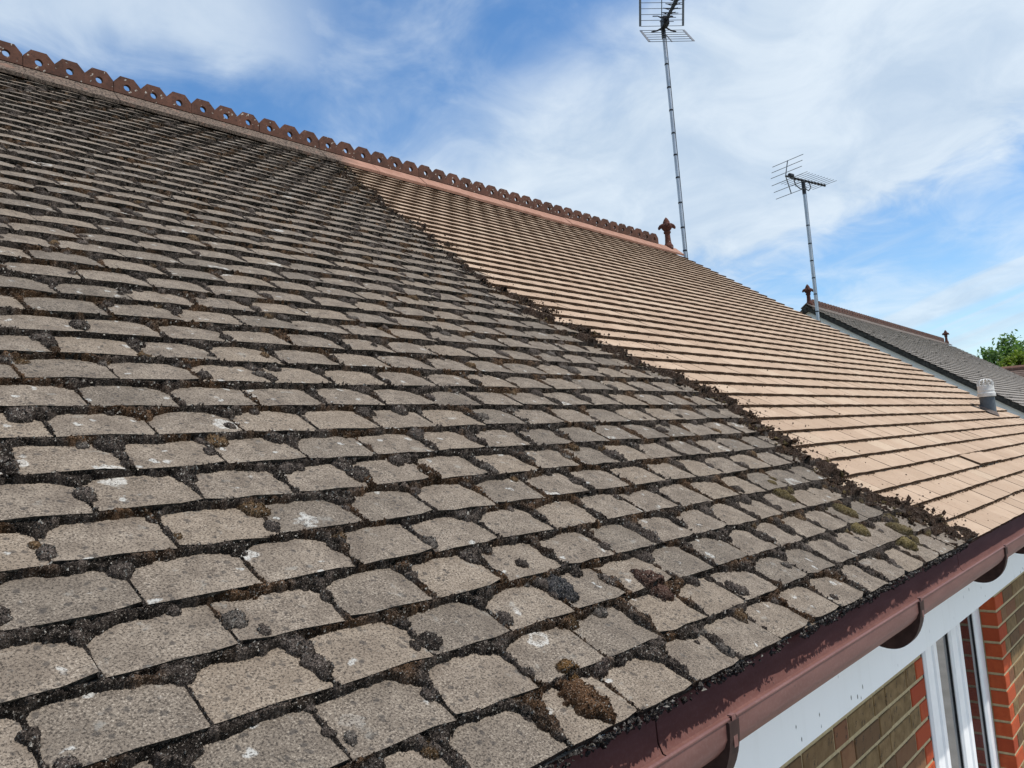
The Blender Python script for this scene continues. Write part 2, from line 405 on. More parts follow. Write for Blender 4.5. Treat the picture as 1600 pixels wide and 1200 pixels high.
M_RED = brick_material('red_brick', [(0.34, 0.060, 0.022), (0.42, 0.085, 0.030), (0.28, 0.048, 0.020), (0.38, 0.075, 0.030)], 0.12)
M_MORTAR = simple('mortar', (0.38, 0.29, 0.155), (0.48, 0.38, 0.22), 60, 0.95, 0.5)
M_RENDER = simple('white_render', (0.78, 0.765, 0.72), (0.84, 0.825, 0.79), 5, 0.9, 0.2)
def glass_material():
    m, t = new_mat('window_glass'); P = t.pos()
    n = t.noise(P, 3, 2)
    t.principled(t.mix(n, rgb(0.008, 0.009, 0.010), rgb(0.025, 0.027, 0.03)), 0.04, None, spec=0.6)
    return m
M_GLASS = glass_material()
M_ALU = simple('mast_metal', (0.36, 0.37, 0.38), (0.50, 0.51, 0.52), 25, 0.42, metallic=0.65, spec=0.5, stretch=(1.0, 1.0, 0.15))
M_BLACK = simple('black_plastic', (0.012, 0.012, 0.013), (0.028, 0.028, 0.03), 40, 0.5)
M_ROD = simple('rod_metal', (0.10, 0.105, 0.11), (0.18, 0.185, 0.19), 60, 0.45, metallic=0.5)
M_PIPEG = simple('grey_pipe', (0.055, 0.068, 0.080), (0.085, 0.100, 0.115), 25, 0.5, spec=0.4)
M_CAPW = simple('cap_plastic', (0.52, 0.50, 0.46), (0.66, 0.64, 0.60), 30, 0.5, 0.1)
M_LEAF = None

# ------------------------------------------------------------------ ground
def ground_mat():
    m, t = new_mat('ground'); P = t.pos(); n = t.noise(P, 0.6, 6, 0.6); n2 = t.noise(P, 30, 3)
    c = t.mix(t.step(n, 0.42, 0.58), rgb(0.07, 0.11, 0.035), rgb(0.30, 0.28, 0.245)); c = t.mix(t.math('MULTIPLY', n2, 0.25), c, rgb(0.05, 0.05, 0.035))
    t.principled(c, 0.95, None, spec=0.1); return m
g = MB().poly([(-400, -400, GROUND), (400, -400, GROUND), (400, 400, GROUND), (-400, 400, GROUND)], [(0, 1, 2, 3)])
tag(g.build('ground', ground_mat()), kind='structure')
M_BOUNCE = simple('bounce_paving', (0.40, 0.375, 0.33), (0.52, 0.49, 0.44), 3, 0.9, 0.2)
pv = MB().box((-9, -9, GROUND-0.05), (12, 0.28, GROUND+0.03))  # unseen pale slab, added to bounce sunlight up onto fascia and wall
tag(pv.build('added_paving', M_BOUNCE), kind='structure')

# ------------------------------------------------------------------ the house
house = empty('house', (0, 0, GROUND))
tag(house, 'brick house with half mossy grey, half washed buff tiled roof in the foreground', 'house')
bpy.context.view_layer.update()
OFF = Vector((0, 0, -GROUND))                    # children are built in world coordinates
def hpart(o, parent=None):
    o.parent = parent or house
    if parent is None: o.location = Vector(o.location) + OFF
    return o

# roof deck, both slopes
def slab(mb, x0, x1, prof):
    n = len(prof); V = [(x0, y, z) for y, z in prof] + [(x1, y, z) for y, z in prof]
    mb.poly(V, [tuple(range(n)), tuple(range(2*n-1, n-1, -1))] + [(i, i+n, (i+1) % n+n, (i+1) % n) for i in range(n)])
dv0, dw = 0.05, -0.046
p = lambda v, wv: (v*CT - wv*ST, v*ST + wv*CT)
a0 = p(dv0, dw); a1 = p(RIDGE_V-0.02, dw); a2 = p(RIDGE_V-0.08, dw-0.05); a3 = p(dv0+0.03, dw-0.05)
deck = MB()
slab(deck, X0+0.03, X1-0.05, [a0, a1, a2, a3])
mir = lambda q: (2*RY-q[0]+0.001, q[1])
slab(deck, X0+0.03, X1-0.05, [mir(q) for q in (a3, a2, a1, a0)])
roof = hpart(deck.build('roof', M_DECK)); roof['label'] = 'tiled roof slope, mossy grey at left and washed buff at right'

# tiles ---------------------------------------------------------------
JOFF = rng.random((NR+3, 90))                    # per joint randoms
DZ = rng.random((NR+3, 90))*0.0028; ROLL = (rng.random((NR+3, 90))-0.5)*0.030; DV = (rng.random((NR+3, 90))-0.5)*0.0045
CAMB = 0.0042
COL0 = -21                                       # first column index (x = -3.465)

def tile_arrays(width, seed, old=True, length=TL):
    cmb = CAMB if old else 0.0018
    r = np.random.default_rng(seed)
    us = np.linspace(-0.5, 0.5, 5); vl = [0.0, GA*0.55, length]
    V = []
    for j, vv in enumerate(vl):
        for i, uu in enumerate(us):
            dvv = 0.0
            if j == 0:
                dvv = (r.random()-0.5)*(0.0035 if old else 0.0018)
                if old and i in (0, 4) and r.random() < 0.75: dvv += r.random()*0.011
            wv = -vv*(TT/GA) - cmb*(2*uu)**2 + (r.random()-0.5)*0.0008
            V.append((uu*width, vv+dvv, wv))
    nt = len(V)
    for i, uu in enumerate(us): V.append((uu*width, V[i][1]+0.0015, V[i][2]-TT+0.001))
    for i in (0, 4):
        for j in (1, 2): V.append((us[i]*width, vl[j], V[j*5+i][2]-TT+0.001))
    Fq = []; mi = []
    for j in range(2):
        for i in range(4): Fq.append((j*5+i, j*5+i+1, (j+1)*5+i+1, (j+1)*5+i)); mi.append(0)
    for i in range(4): Fq.append((nt+i, nt+i+1, i+1, i)); mi.append(1)
    for s, i in ((0, 0), (1, 4)):
        b0 = nt + i; b1 = nt+5+2*s; b2 = b1+1
        q1 = (b0, i, 5+i, b1); q2 = (b1, 5+i, 10+i, b2)
        if i: q1 = q1[::-1]; q2 = q2[::-1]
        Fq += [q1, q2]; mi += [1, 1]
    return np.array(V), np.array(Fq), np.array(mi)

ROT = np.array([[1, 0, 0], [0, CT, -ST], [0, ST, CT]])
tiles = []
for r in range(NR):
    half = HALF[r]*TW
    k = 0; x = X0 + (0 if r % 2 == 0 else 0)
    for c in range(0, 64):
        xa = X0 + c*TW + half; xb = xa + TW
        xa = max(xa, X0); xb = min(xb, X1)
        if xb - xa < 0.07: continue
        if X1 - xb < 0.07: xb = X1
        tiles.append((r, c, xa, xb))
def bnd(v): return np.interp(v, BV, BX)

info = []
for r, c, xa, xb in tiles:
    xc = (xa+xb)/2; P3 = roofp(np.array(xc), np.array((r+0.5)*GA), np.array(0.0)); pxx, pyy, zz = to_px(P3)
    info.append((r, c, xa, xb, xc < bnd((r+0.5)*GA), -40 < pxx < 1640 and -40 < pyy < 1240 and zz > 0.1, float(np.linalg.norm(P3-CAM))))
vis_old = sorted([i for i in range(len(info)) if info[i][4] and info[i][5]], key=lambda i: info[i][6])[:300]
vis_new = sorted([i for i in range(len(info)) if not info[i][4] and info[i][5]], key=lambda i: info[i][6])[:300]
single = set(vis_old) | set(vis_new)
VAR = {}
for old in (True, False):
    for s in range(10):
        V, Fq, mi = tile_arrays(TW-0.0032 if old else TW-0.0030, 40+s+(0 if old else 50), old)
        me = arr_mesh('tile', V, Fq, mi, False); me.materials.append(M_TILE); me.materials.append(M_BUTT); VAR[(old, s)] = (V, Fq, mi, me)
bulk = {True: [[], [], [], 0], False: [[], [], [], 0]}
LIFT = {(3, 42): 0.011, (3, 43): 0.009, (3, 44): 0.006}
for idx, (r, c, xa, xb, old, vis, dist) in enumerate(info):
    s = (c*7+r*13+int(JOFF[r, c]*10)) % 10
    full = abs((xb-xa)-TW) < 1e-4
    amp = 1.0 if old else 0.40
    dz = DZ[r, c]*amp + LIFT.get((r, c), 0.0); rl = ROLL[r, c]*amp; dvv = DV[r, c]*amp
    x = (xa+xb)/2; v = r*GA + dvv
    Rr = ROT @ np.array([[math.cos(rl), 0, math.sin(rl)], [0, 1, 0], [-math.sin(rl), 0, math.cos(rl)]])
    loc = roofp(np.array(x), np.array(v), np.array(dz))
    if idx in single and full:
        o = bpy.data.objects.new('weathered_tile' if old else 'washed_tile', VAR[(old, s)][3]); col.objects.link(o); o.parent = roof
        M = Matrix([list(Rr[i])+[float(loc[i])] for i in range(3)] + [[0, 0, 0, 1]])
        o.matrix_local = M
    else:
        V, Fq, mi = VAR[(old, s)][:3] if full else tile_arrays(xb-xa-0.003, 500+idx, old)
        B = bulk[old]; W3 = V @ Rr.T + loc
        B[0].append(W3); B[1].append(Fq+B[3]); B[2].append(mi); B[3] += len(V)
for old in (True, False):
    B = bulk[old]
    me = arr_mesh('tiles', np.concatenate(B[0]), np.concatenate(B[1]), np.concatenate(B[2]))
    o = add('weathered_tiles' if old else 'washed_tiles', me, roof, [M_TILE, M_BUTT]); o['kind'] = 'stuff'
# under-eaves course
B = [[], [], [], 0]
for c in range(63):
    xa = X0 + (c-0.5)*TW; xb = xa+TW
    if xb > X1 or xa < X0: continue
    V, Fq, mi = tile_arrays(TW-0.004, 800+c, True, 0.12); V = V.copy(); V[:, 2] = V[:, 2]*0.9 - TT - 0.0005; V[:, 1] += 0.003
    B[0].append(V @ ROT.T + np.array([(xa+xb)/2, 0, 0])); B[1].append(Fq+B[3]); B[2].append(mi); B[3] += len(V)
me = arr_mesh('eaves', np.concatenate(B[0]), np.concatenate(B[1]), np.concatenate(B[2]))
o = add('eaves_tiles', me, roof, [M_TILE, M_BUTT]); o['kind'] = 'stuff'
# rear slope covering
rs = MB(); b0 = mir(p(0, -0.004)); b1 = mir(p(RIDGE_V-0.01, -0.004)); b2 = mir(p(RIDGE_V-0.01, dw)); b3 = mir(p(0, dw))
slab(rs, X0, X1, [b3, b2, b1, b0]); add('rear_slope', rs.mesh('rear'), roof, [M_TILE])
# verge bedding under the tile ends
vb = MB(); slab(vb, X1-0.05, X1-0.012, [p(0.01, -0.016), p(RIDGE_V-0.03, -0.016), p(RIDGE_V-0.06, -0.075), p(0.01, -0.075)])
hpart(vb.build('verge_mortar', M_MORTAR))

# ridge tiles with crest ----------------------------------------------
def crest_mesh(nsc=3):
    mb = MB(); Lr = 0.149
    # wings (inverted V)
    wl = 0.118; th = 0.018; e = 0.0015; L = nsc*Lr - 2*e; ze = -wl*ST-0.020
    out = [(-wl*CT, ze), (0, 0.004), (wl*CT, ze), (wl*CT-0.006, ze-th), (0, -th), (-wl*CT+0.006, ze-th)]
    n = 6; V = [(e, y, z) for y, z in out] + [(e+L, y, z) for y, z in out]
    mb.poly(V, [(0, 1, 4, 5), (1, 2, 3, 4), (11, 10, 7, 6), (10, 9, 8, 7)] + [(i, i+n, (i+1) % n+n, (i+1) % n) for i in range(n)])
    wings = mb.mesh('wings')
    cb = MB(); hw = Lr/2; t2 = 0.011
    for k in range(nsc):
        cx = (k+0.5)*Lr
        m0 = e if k == 0 else 0.0; m1 = e if k == nsc-1 else 0.0
        outer = []
        N = 24
        poly = [(-hw+m0, 0.0), (hw-m1, 0.0), (hw-m1, 0.061), (0.037, 0.103), (-0.037, 0.103), (-hw+m0, 0.061)]
        hc = (0.0, 0.043); hr = 0.0190
        # radial rays from the hole centre to the outline
        angs = sorted(set([round(math.atan2(q[1]-hc[1], q[0]), 5) for q in poly] + [round(-math.pi+2*math.pi*i/N, 5) for i in range(N)]))
        for a in angs:
            dxx, dzz = math.cos(a), math.sin(a); best = 9
            for i in range(6):
                (ax, az_), (bx, bz) = poly[i], poly[(i+1) % 6]; ex, ez = bx-ax, bz-az_
                den = dxx*ez - dzz*ex
                if abs(den) < 1e-9: continue
                tt = ((ax-hc[0])*ez - (az_-hc[1])*ex)/den; uu = ((ax-hc[0])*dzz - (az_-hc[1])*dxx)/den
                if tt > 0 and -1e-4 <= uu <= 1+1e-4: best = min(best, tt)
            outer.append((hc[0]+dxx*best, hc[1]+dzz*best))
        inner = [(hc[0]+math.cos(a)*hr, hc[1]+math.sin(a)*hr) for a in angs]; M = len(angs)
        V = [(cx+q[0], -t2, q[1]) for q in outer] + [(cx+q[0], -t2, q[1]) for q in inner] + [(cx+q[0], t2, q[1]) for q in outer] + [(cx+q[0], t2, q[1]) for q in inner]
        Fc = []
        for i in range(M):
            j = (i+1) % M
            Fc += [(i, j, M+j, M+i), (2*M+j, 2*M+i, 3*M+i, 3*M+j), (M+i, M+j, 3*M+j, 3*M+i), (j, i, 2*M+i, 2*M+j)]
        cb.poly(V, Fc)
    return wings, cb.mesh('crest')
W_ME, C_ME = crest_mesh(); W_ME.materials.append(M_WING); C_ME.materials.append(M_CREST)
nrid = 14; rx0 = 0.185 - 0.447
def ridge_piece(parent, loc, mw=W_ME, mc=C_ME, rotz=0.0, tilt=0.0):
    o = bpy.data.objects.new('ridge_tile', mw); col.objects.link(o); o.parent = parent; o.location = loc; o.rotation_euler = (tilt, 0, rotz)
    c = bpy.data.objects.new('crest', mc); col.objects.link(c); c.parent = o
    return o
for k in range(-7, 14):
    x = rx0 + k*0.447 + (rng.random()-0.5)*0.002
    if x + 0.44 > 6.40: continue
    ridge_piece(house, (x, RY, RZ+0.040+(rng.random()-0.5)*0.005 + OFF.z), tilt=(rng.random()-0.5)*0.05)
W1E, C1E = crest_mesh(2); W1E.materials.append(M_WING); C1E.materials.append(M_CREST)
ridge_piece(house, (rx0+14*0.447, RY, RZ+0.039+OFF.z), W1E, C1E)
# last plain ridge piece that carries the finial
lp = MB(); wl = 0.118; ze = RZ+0.040-wl*ST-0.020
slab(lp, 6.297, X1+0.01, [(RY-wl*CT, ze), (RY, RZ+0.044), (RY+wl*CT, ze), (RY+wl*CT-0.006, ze-0.018), (RY, RZ+0.024), (RY-wl*CT+0.006, ze-0.018)])
hpart(lp.build('ridge_end_tile', M_WING))

def finial_mesh():
    mb = MB()
    mb.lathe([(0.052, -0.02), (0.055, 0.012), (0.046, 0.030), (0.040, 0.038), (0.036, 0.050), (0.031, 0.11), (0.030, 0.158), (0.040, 0.166), (0.041, 0.180), (0.032, 0.188),
              (0.046, 0.205), (0.060, 0.226), (0.060, 0.250), (0.046, 0.262), (0.040, 0.275), (0.038, 0.295), (0.022, 0.326), (0.004, 0.348)], 16)
    for k in range(4):                                  # four drooping leaves
        a = math.pi/4 + k*math.pi/2; c, s = math.cos(a), math.sin(a); pts = []; rr = []
        for r_, z_, t_ in [(0.02, 0.250, 0.030), (0.048, 0.252, 0.028), (0.072, 0.243, 0.022), (0.086, 0.226, 0.017), (0.090, 0.212, 0.009)]:
            pts.append((c*r_, s*r_, z_)); rr.append(t_)
        mb.tube(pts, rr, 8)
    return mb.mesh('finial', True, 40)
FIN = finial_mesh(); FIN.materials.append(M_FINIAL)
def finial(parent, loc, rotz=0.0):
    o = bpy.data.objects.new('finial', FIN); col.objects.link(o); o.parent = parent; o.location = loc; o.rotation_euler[2] = rotz; return o
finial(house, (6.515, RY, RZ+0.030+OFF.z), -0.05)['label'] = 'dark terracotta finial at the far end of the ridge'

# walls ---------------------------------------------------------------
WY = 0.26; WX0, WX1 = 2.195, 3.41; WTOP = -0.268; WSILL = -1.60
wall = MB(); my = WY+0.004
wall.box((X0+0.1, my, GROUND), (WX0-0.004, my+0.25, -0.10))
wall.box((WX1+0.004, my, GROUND), (X1-0.10, my+0.25, -0.10))
wall.box((WX0-0.004, my, GROUND), (WX1+0.004, my+0.25, WSILL-0.05))
wall.box((WX0-0.004, my+0.02, WTOP), (WX1+0.004, my+0.25, -0.10))
front = hpart(wall.build('wall', M_MORTAR)); front['label'] = 'buff brick front wall with red brick window edges'
gw = MB(); yb = 2*RY-WY
slab(gw, X1-0.35, X1-0.12, [(WY+0.26, GROUND), (yb, GROUND), (yb, 0.02), (RY, RZ-0.12), (WY+0.26, 0.02)])
slab(gw, X0+0.12, X0+0.35, [(WY+0.26, GROUND), (yb, GROUND), (yb, 0.02), (RY, RZ-0.12), (WY+0.26, 0.02)])
gw.box((X0+0.36, yb-0.25, GROUND), (X1-0.36, yb-0.002, 0.0))
hpart(gw.build('gable_wall', M_BRICK))
# bricks
BME = {}
def brick_mesh(L, depth, red):
    key = (round(L, 3), depth, red)
    if key not in BME:
        mb = MB(); b = 0.002; h = 0.062
        # front face slightly chamfered
        V = [(b, 0, b), (L-b, 0, b), (L-b, 0, h-b), (b, 0, h-b), (0, b, 0), (L, b, 0), (L, b, h), (0, b, h), (0, depth, 0), (L, depth, 0), (L, depth, h), (0, depth, h)]
        mb.poly(V, [(0, 1, 2, 3), (4, 5, 1, 0), (5, 6, 2, 1), (6, 7, 3, 2), (7, 4, 0, 3), (8, 9, 5, 4), (9, 10, 6, 5), (10, 11, 7, 6), (11, 8, 4, 7)])
        me = mb.mesh('brick'); me.materials.append(M_RED if red else M_BRICK); BME[key] = me
    return BME[key]
courses = []
z = -0.300 + 0.0
blist = []
k = 0
while z > GROUND:
    long_ = k % 2 == 0
    q = 0.165 if long_ else 0.085
    # left of the window, running leftwards from the red quoin
    x = WX0
    blist.append((x-q, z, q, True, 0.072)); x -= q + 0.010; i = 0
    seq = [0.215, 0.1025] if k % 2 == 0 else [0.1025, 0.215]
    while x > X0+0.2:
        L = seq[i % 2] if rng.random() > 0.35 else 0.215
        if x - L < X0+0.12: break
        blist.append((x-L, z, L, False, 0.02)); x -= L + 0.010; i += 1
    q2 = 0.085 if long_ else 0.165
    x = WX1; blist.append((x, z, q2, True, 0.072)); x += q2 + 0.010; i = 0
    while x < X1-0.35:
        L = seq[(i+1) % 2] if rng.random() > 0.35 else 0.215
        blist.append((x, z, L, False, 0.02)); x += L + 0.010; i += 1
    if z < WSILL-0.14:
        x = WX0+0.012
        while x < WX1-0.23: blist.append((x, z, 0.215, False, 0.02)); x += 0.225
    z -= 0.075; k += 1
bl2 = []
for b in blist:
    P3 = np.array([b[0]+b[2]/2, WY, b[1]+0.03]); pxx, pyy, zz = to_px(P3); inv_ = 1000 < pxx < 1680 and 850 < pyy < 1300 and zz > 0
    bl2.append((0 if inv_ else 1, float(np.linalg.norm(P3-CAM)), b))
bl2.sort(key=lambda q: (q[0], q[1]))
BB = {True: MB(), False: MB()}
for i, (nv, d_, (x, z, L, red, dep)) in enumerate(bl2):
    jy = (rng.random()-0.5)*0.003
    if i < 300 and nv == 0:
        o = bpy.data.objects.new('red_brick' if red else 'brick', brick_mesh(L, dep, red)); col.objects.link(o); o.parent = front
        o.location = (x, WY+jy, z); o.rotation_euler = (0, (rng.random()-0.5)*0.008, 0)
    else:
        BB[red].box((x, WY+jy, z), (x+L, WY+dep, z+0.062))
for red in (True, False):
    o = add('red_bricks' if red else 'bricks', BB[red].mesh('bricks'), front, [M_RED if red else M_BRICK]); o['kind'] = 'stuff'

# fascia, soffit
fb = MB().box((X0, 0.050, -0.266), (X1-0.10, 0.068, -0.028)); hpart(fb.build('fascia', M_FASCIA))
sb = MB().box((X0, 0.0685, -0.258), (X1-0.10, WY+0.0035, -0.248)); hpart(sb.build('soffit', M_UPVC))

# gutter
def gutter_profile(off=0.0):
    pts = [(-0.100, -0.018), (-0.100, -0.044), (-0.0935, -0.058), (-0.080, -0.072), (-0.058, -0.088), (-0.030, -0.101), (0.015, -0.107), (0.036, -0.101), (0.044, -0.084), (0.0455, -0.032)]
    return pts
gp = gutter_profile(); th = 0.0022
inner = []
for i, (y, z) in enumerate(gp):
    a = np.array(gp[max(i-1, 0)]); b = np.array(gp[min(i+1, len(gp)-1)]); tn = (b-a)/np.linalg.norm(b-a); inner.append((y - tn[1]*th, z + tn[0]*th))
prof = gp + inner[::-1]
gm = MB()
segs = [X0, -1.9, 0.098, 1.98, 3.7, 5.2, X1-0.02]
for a, b in zip(segs[:-1], segs[1:]): 
    slab(gm, a+0.002, b-0.002, prof)
lip = MB()
for a, b in zip(segs[:-1], segs[1:]):
    lip.tube([(a+0.002, -0.0995, -0.0175), (b-0.002, -0.0995, -0.0175)], 0.0027, 8)
gut = hpart(gm.build('gutter', M_GUTTER, smooth=True, angle=28))
add('gutter_lip', lip.mesh('lip', True), gut, [M_GUTTER])
def bracket_mesh(w_):
    """half-round support under the gutter: a solid between the gutter's outside and a deeper curve"""
    mb = MB(); N = 24; cy, cz = -0.028, -0.020
    out = [(cy - 0.0775*math.cos(math.pi*i/N), cz - 0.116*abs(math.sin(math.pi*i/N))**(0.5 if i > N/2 else 0.9)) for i in range(N+1)]
    gpa = np.array(gp); sl = np.concatenate([[0], np.cumsum(np.linalg.norm(np.diff(gpa, axis=0), axis=1))]); tt = np.linspace(0.0, sl[-1], N+1)
    inn = list(zip(np.interp(tt, sl, gpa[:, 0]), np.interp(tt, sl, gpa[:, 1]))); M = N+1
    V = [(x_, y, z) for x_ in (0.0, w_) for q in (out, inn) for y, z in q]; Fc = []
    for i in range(N):
        Fc += [(i, M+i, M+i+1, i+1), (2*M+i, 2*M+i+1, 3*M+i+1, 3*M+i), (i, i+1, 2*M+i+1, 2*M+i)]
    Fc += [(0, 2*M, 3*M, M), (N, M+N, 3*M+N, 2*M+N)]
    mb.poly(V, Fc)
    return mb.mesh('bracket')
BR = bracket_mesh(0.03); BR.materials.append(M_BRACKET)
CL = MB()
CL.poly(*[[(0, -0.1045, -0.012), (0.012, -0.1045, -0.012), (0.012, -0.1045, -0.058), (0, -0.1045, -0.058), (0, -0.097, -0.0125), (0.012, -0.097, -0.0125)], [(0, 3, 2, 1), (0, 1, 5, 4)]])
CL.box((0, -0.1040, -0.0135), (0.012, -0.097, -0.0115)); CLM = CL.mesh('clip'); CLM.materials.append(M_GUTTER)
for bx in (-2.6, -1.9, -0.75, 0.085, 1.035, 1.98, 2.65, 3.7, 4.5, 5.2, 6.0):
    o = bpy.data.objects.new('bracket', BR); col.objects.link(o); o.parent = gut; o.location = (bx-0.015, 0, 0)
    o = bpy.data.objects.new('clip', CLM); col.objects.link(o); o.parent = gut; o.location = (bx-0.004, 0, 0)

# window
win = hpart(MB().box((2.28, 0.43, WSILL), (3.53, 0.44, WTOP)).build('window', M_BLACK)); win['label'] = 'white plastic three-light window under the eaves'
fr = MB(); FY = 0.355
def member(mb, x0, x1, z0, z1, y0, y1, b=0.006):
    mb.poly([(x0+b, y0, z0+b), (x1-b, y0, z0+b), (x1-b, y0, z1-b), (x0+b, y0, z1-b), (x0, y0+b, z0), (x1, y0+b, z0), (x1, y0+b, z1), (x0, y0+b, z1), (x0, y1, z0), (x1, y1, z0), (x1, y1, z1), (x0, y1, z1)],
            [(0, 1, 2, 3), (4, 5, 1, 0), (5, 6, 2, 1), (6, 7, 3, 2), (7, 4, 0, 3), (8, 9, 5, 4), (9, 10, 6, 5), (10, 11, 7, 6), (11, 8, 4, 7)])
for x0, x1 in ((2.28, 2.34), (2.62, 2.68), (3.02, 3.08), (3.47, 3.53)): member(fr, x0+0.001, x1-0.001, WSILL, WTOP, FY, 0.425)
for x0, x1 in ((2.34, 2.62), (2.68, 3.02), (3.08, 3.47)):
    member(fr, x0, x1, WSILL, WSILL+0.06, FY, 0.425); member(fr, x0, x1, WTOP-0.06, WTOP, FY, 0.425)
add('frame', fr.mesh('frame'), win, [M_UPVC])
for x0, x1 in ((2.34, 2.62), (2.68, 3.02), (3.08, 3.47)):
    sa = MB(); z0, z1 = WSILL+0.062, WTOP-0.062; y0 = 0.350
    member(sa, x0+0.002, x0+0.058, z0, z1, y0, 0.41, 0.007); member(sa, x1-0.058, x1-0.002, z0, z1, y0, 0.41, 0.01)
    member(sa, x0+0.059, x1-0.059, z0, z0+0.066, y0+0.001, 0.41, 0.007); member(sa, x0+0.059, x1-0.059, z1-0.066, z1, y0+0.001, 0.41, 0.01)
    add('sash', sa.mesh('sash'), win, [M_UPVC])
    add('pane', MB().box((x0+0.05, 0.368, z0+0.05), (x1-0.05, 0.372, z1-0.05)).mesh('pane'), win, [M_GLASS])
    gk = MB()
    for xx in (x0+0.0585, x1-0.0635): gk.box((xx, 0.3635, z0+0.060), (xx+0.005, 0.3675, z1-0.060))
    add('seal', gk.mesh('seal'), win, [M_BLACK])

win.scale.x = (WX1-WX0)/1.25; win.location.x = WX0 - 2.28*win.scale.x; win.location.y = WY - 0.28
# vent pipe through the roof
vx, vr_ = 5.945, 7.95
vb0 = roofp(np.array(vx), np.array(vr_*GA), np.array(0.0)); vy, vz = float(vb0[1]), float(vb0[2])
vp = hpart(MB().lathe([(0.053, -0.10), (0.053, 0.125)], 24, (vx, vy, vz)).build('vent_pipe', M_PIPEG, smooth=True)); vp['label'] = 'grey vent pipe with pale caged cap near the far verge'
cap = MB().lathe([(0.0535, 0.112), (0.062, 0.112), (0.0635, 0.117), (0.0635, 0.140), (0.057, 0.145), (0.057, 0.155), (0.059, 0.157), (0.059, 0.166), (0.057, 0.168), (0.056, 0.198), (0.049, 0.201), (0.045, 0.150)], 24, (vx, vy, vz))
capo = add('vent_cap', cap.mesh('cap', True), vp, [M_CAPW])
for k in range(10):
    a = 2*math.pi*k/10; c, s = math.cos(a), math.sin(a)
    rb = MB().tube([(vx+c*0.053, vy+s*0.053, vz+0.195), (vx+c*0.053, vy+s*0.053, vz+0.218), (vx+c*0.044, vy+s*0.044, vz+0.236), (vx+c*0.022, vy+s*0.022, vz+0.247), (vx, vy, vz+0.250)], [0.0052, 0.005, 0.005, 0.004, 0.004], 6)
    add('cage_rib', rb.mesh('rib', True), vp, [M_CAPW])
fl = MB(); ring = []
for k in range(16):
    a = 2*math.pi*k/16; u_, v_ = 0.058*math.cos(a), 0.072*math.sin(a); q = roofp(np.array(vx+u_), np.array(vr_*GA+v_), np.array(0.010)); q2 = roofp(np.array(vx+u_*1.2), np.array(vr_*GA+v_*1.15), np.array(0.001)); ring.append((tuple(q), tuple(q2)))
fl.poly([r[0] for r in ring]+[r[1] for r in ring]+[(vx+0.0535*math.cos(2*math.pi*k/16), vy+0.0535*math.sin(2*math.pi*k/16), vz+0.022+0.0535*math.sin(2*math.pi*k/16)*ST) for k in range(16)],
        [(k, 16+k, 16+(k+1) % 16, (k+1) % 16) for k in range(16)] + [(32+k, k, (k+1) % 16, 32+(k+1) % 16) for k in range(16)])
add('flashing', fl.mesh('flashing', True), vp, [simple('lead', (0.10, 0.075, 0.06), (0.16, 0.12, 0.10), 40, 0.7)])

# ------------------------------------------------------------------ moss
cush = []
def moss_fields(u, v):
    """moss height above the tile surface and a tint, for arrays of roof coordinates"""
    r = np.clip(np.floor(v/GA).astype(int), 0, NR-1); vl = v - r*GA
    half = HALF[r]*TW
    cf = (u - X0 - half)/TW; c = np.clip(np.floor(cf).astype(int), 0, 80)
    uu = (cf - c - 0.5)*TW
    j = np.clip(np.round(cf).astype(int), 0, 80); dj = np.abs(cf - j)*TW
    wb = -vl*(TT/GA) - CAMB*(2*uu/TW)**2 + DZ[r, c] - np.sin(ROLL[r, c])*uu
    jr = JOFF[r, j]; jr2 = np.mod(jr*7.13, 1.0); jr3 = np.mod(jr*13.7, 1.0)
    nb = fbm(u*60, v*60, 3); nl = fbm(u*9+3, v*9, 9); nf = fbm(u*170, v*170, 21, 2)
    # strip in front of the tail of the course above
    s = 0.003 + 0.017*np.clip(fbm(u*14, r*7.7, 31)*2.0-0.70, 0, 1.2) + 0.030*np.clip(jr2*1.6-0.40, 0, 1.1)*np.exp(-(dj/(0.014+0.022*jr3))**2)
    far_ = np.interp(v, [0.6, 1.8, 4.3], [1.0, 0.58, 0.20])
    f1, cr = worley(u*78 + (nb-0.5)*0.9, v*64 + (nl-0.5), 5); dome = np.sqrt(np.clip(1-(f1/0.80)**2, 0, 1))*(0.55+0.6*cr)
    s = s*(0.45+0.50*nb+0.55*dome)*(0.46+0.70*nl)*far_
    e = (GA - vl)/np.maximum(s, 1e-4)
    h = np.where(e < 1, (0.0045+0.0105*dome)*np.clip(1-e**4, 0, 1)**0.5*(0.8+0.4*nb), 0.0)
    # joints
    wj = np.where(jr < 0.12, 0.0022, 0.0034+0.0118*(jr-0.12)/0.88)*np.clip(fbm(v*30+jr*50, jr*99, 41)*2.1-0.45, 0.15, 1.5)
    wj = wj*(0.6+0.8*np.clip(vl/GA, 0, 1))*(0.55+0.6*nl+0.45*dome)*far_
    ej = dj/np.maximum(wj, 1e-4)
    h = np.maximum(h, np.where(ej < 1, (0.0025+0.006*np.minimum(wj/0.012, 1.2))*np.clip(1-ej**4, 0, 1)**0.5*(0.45+0.9*dome), 0.0))
    tint = np.zeros(u.shape)
    return r, vl, wb, h, nb, nl, nf, cr, dome

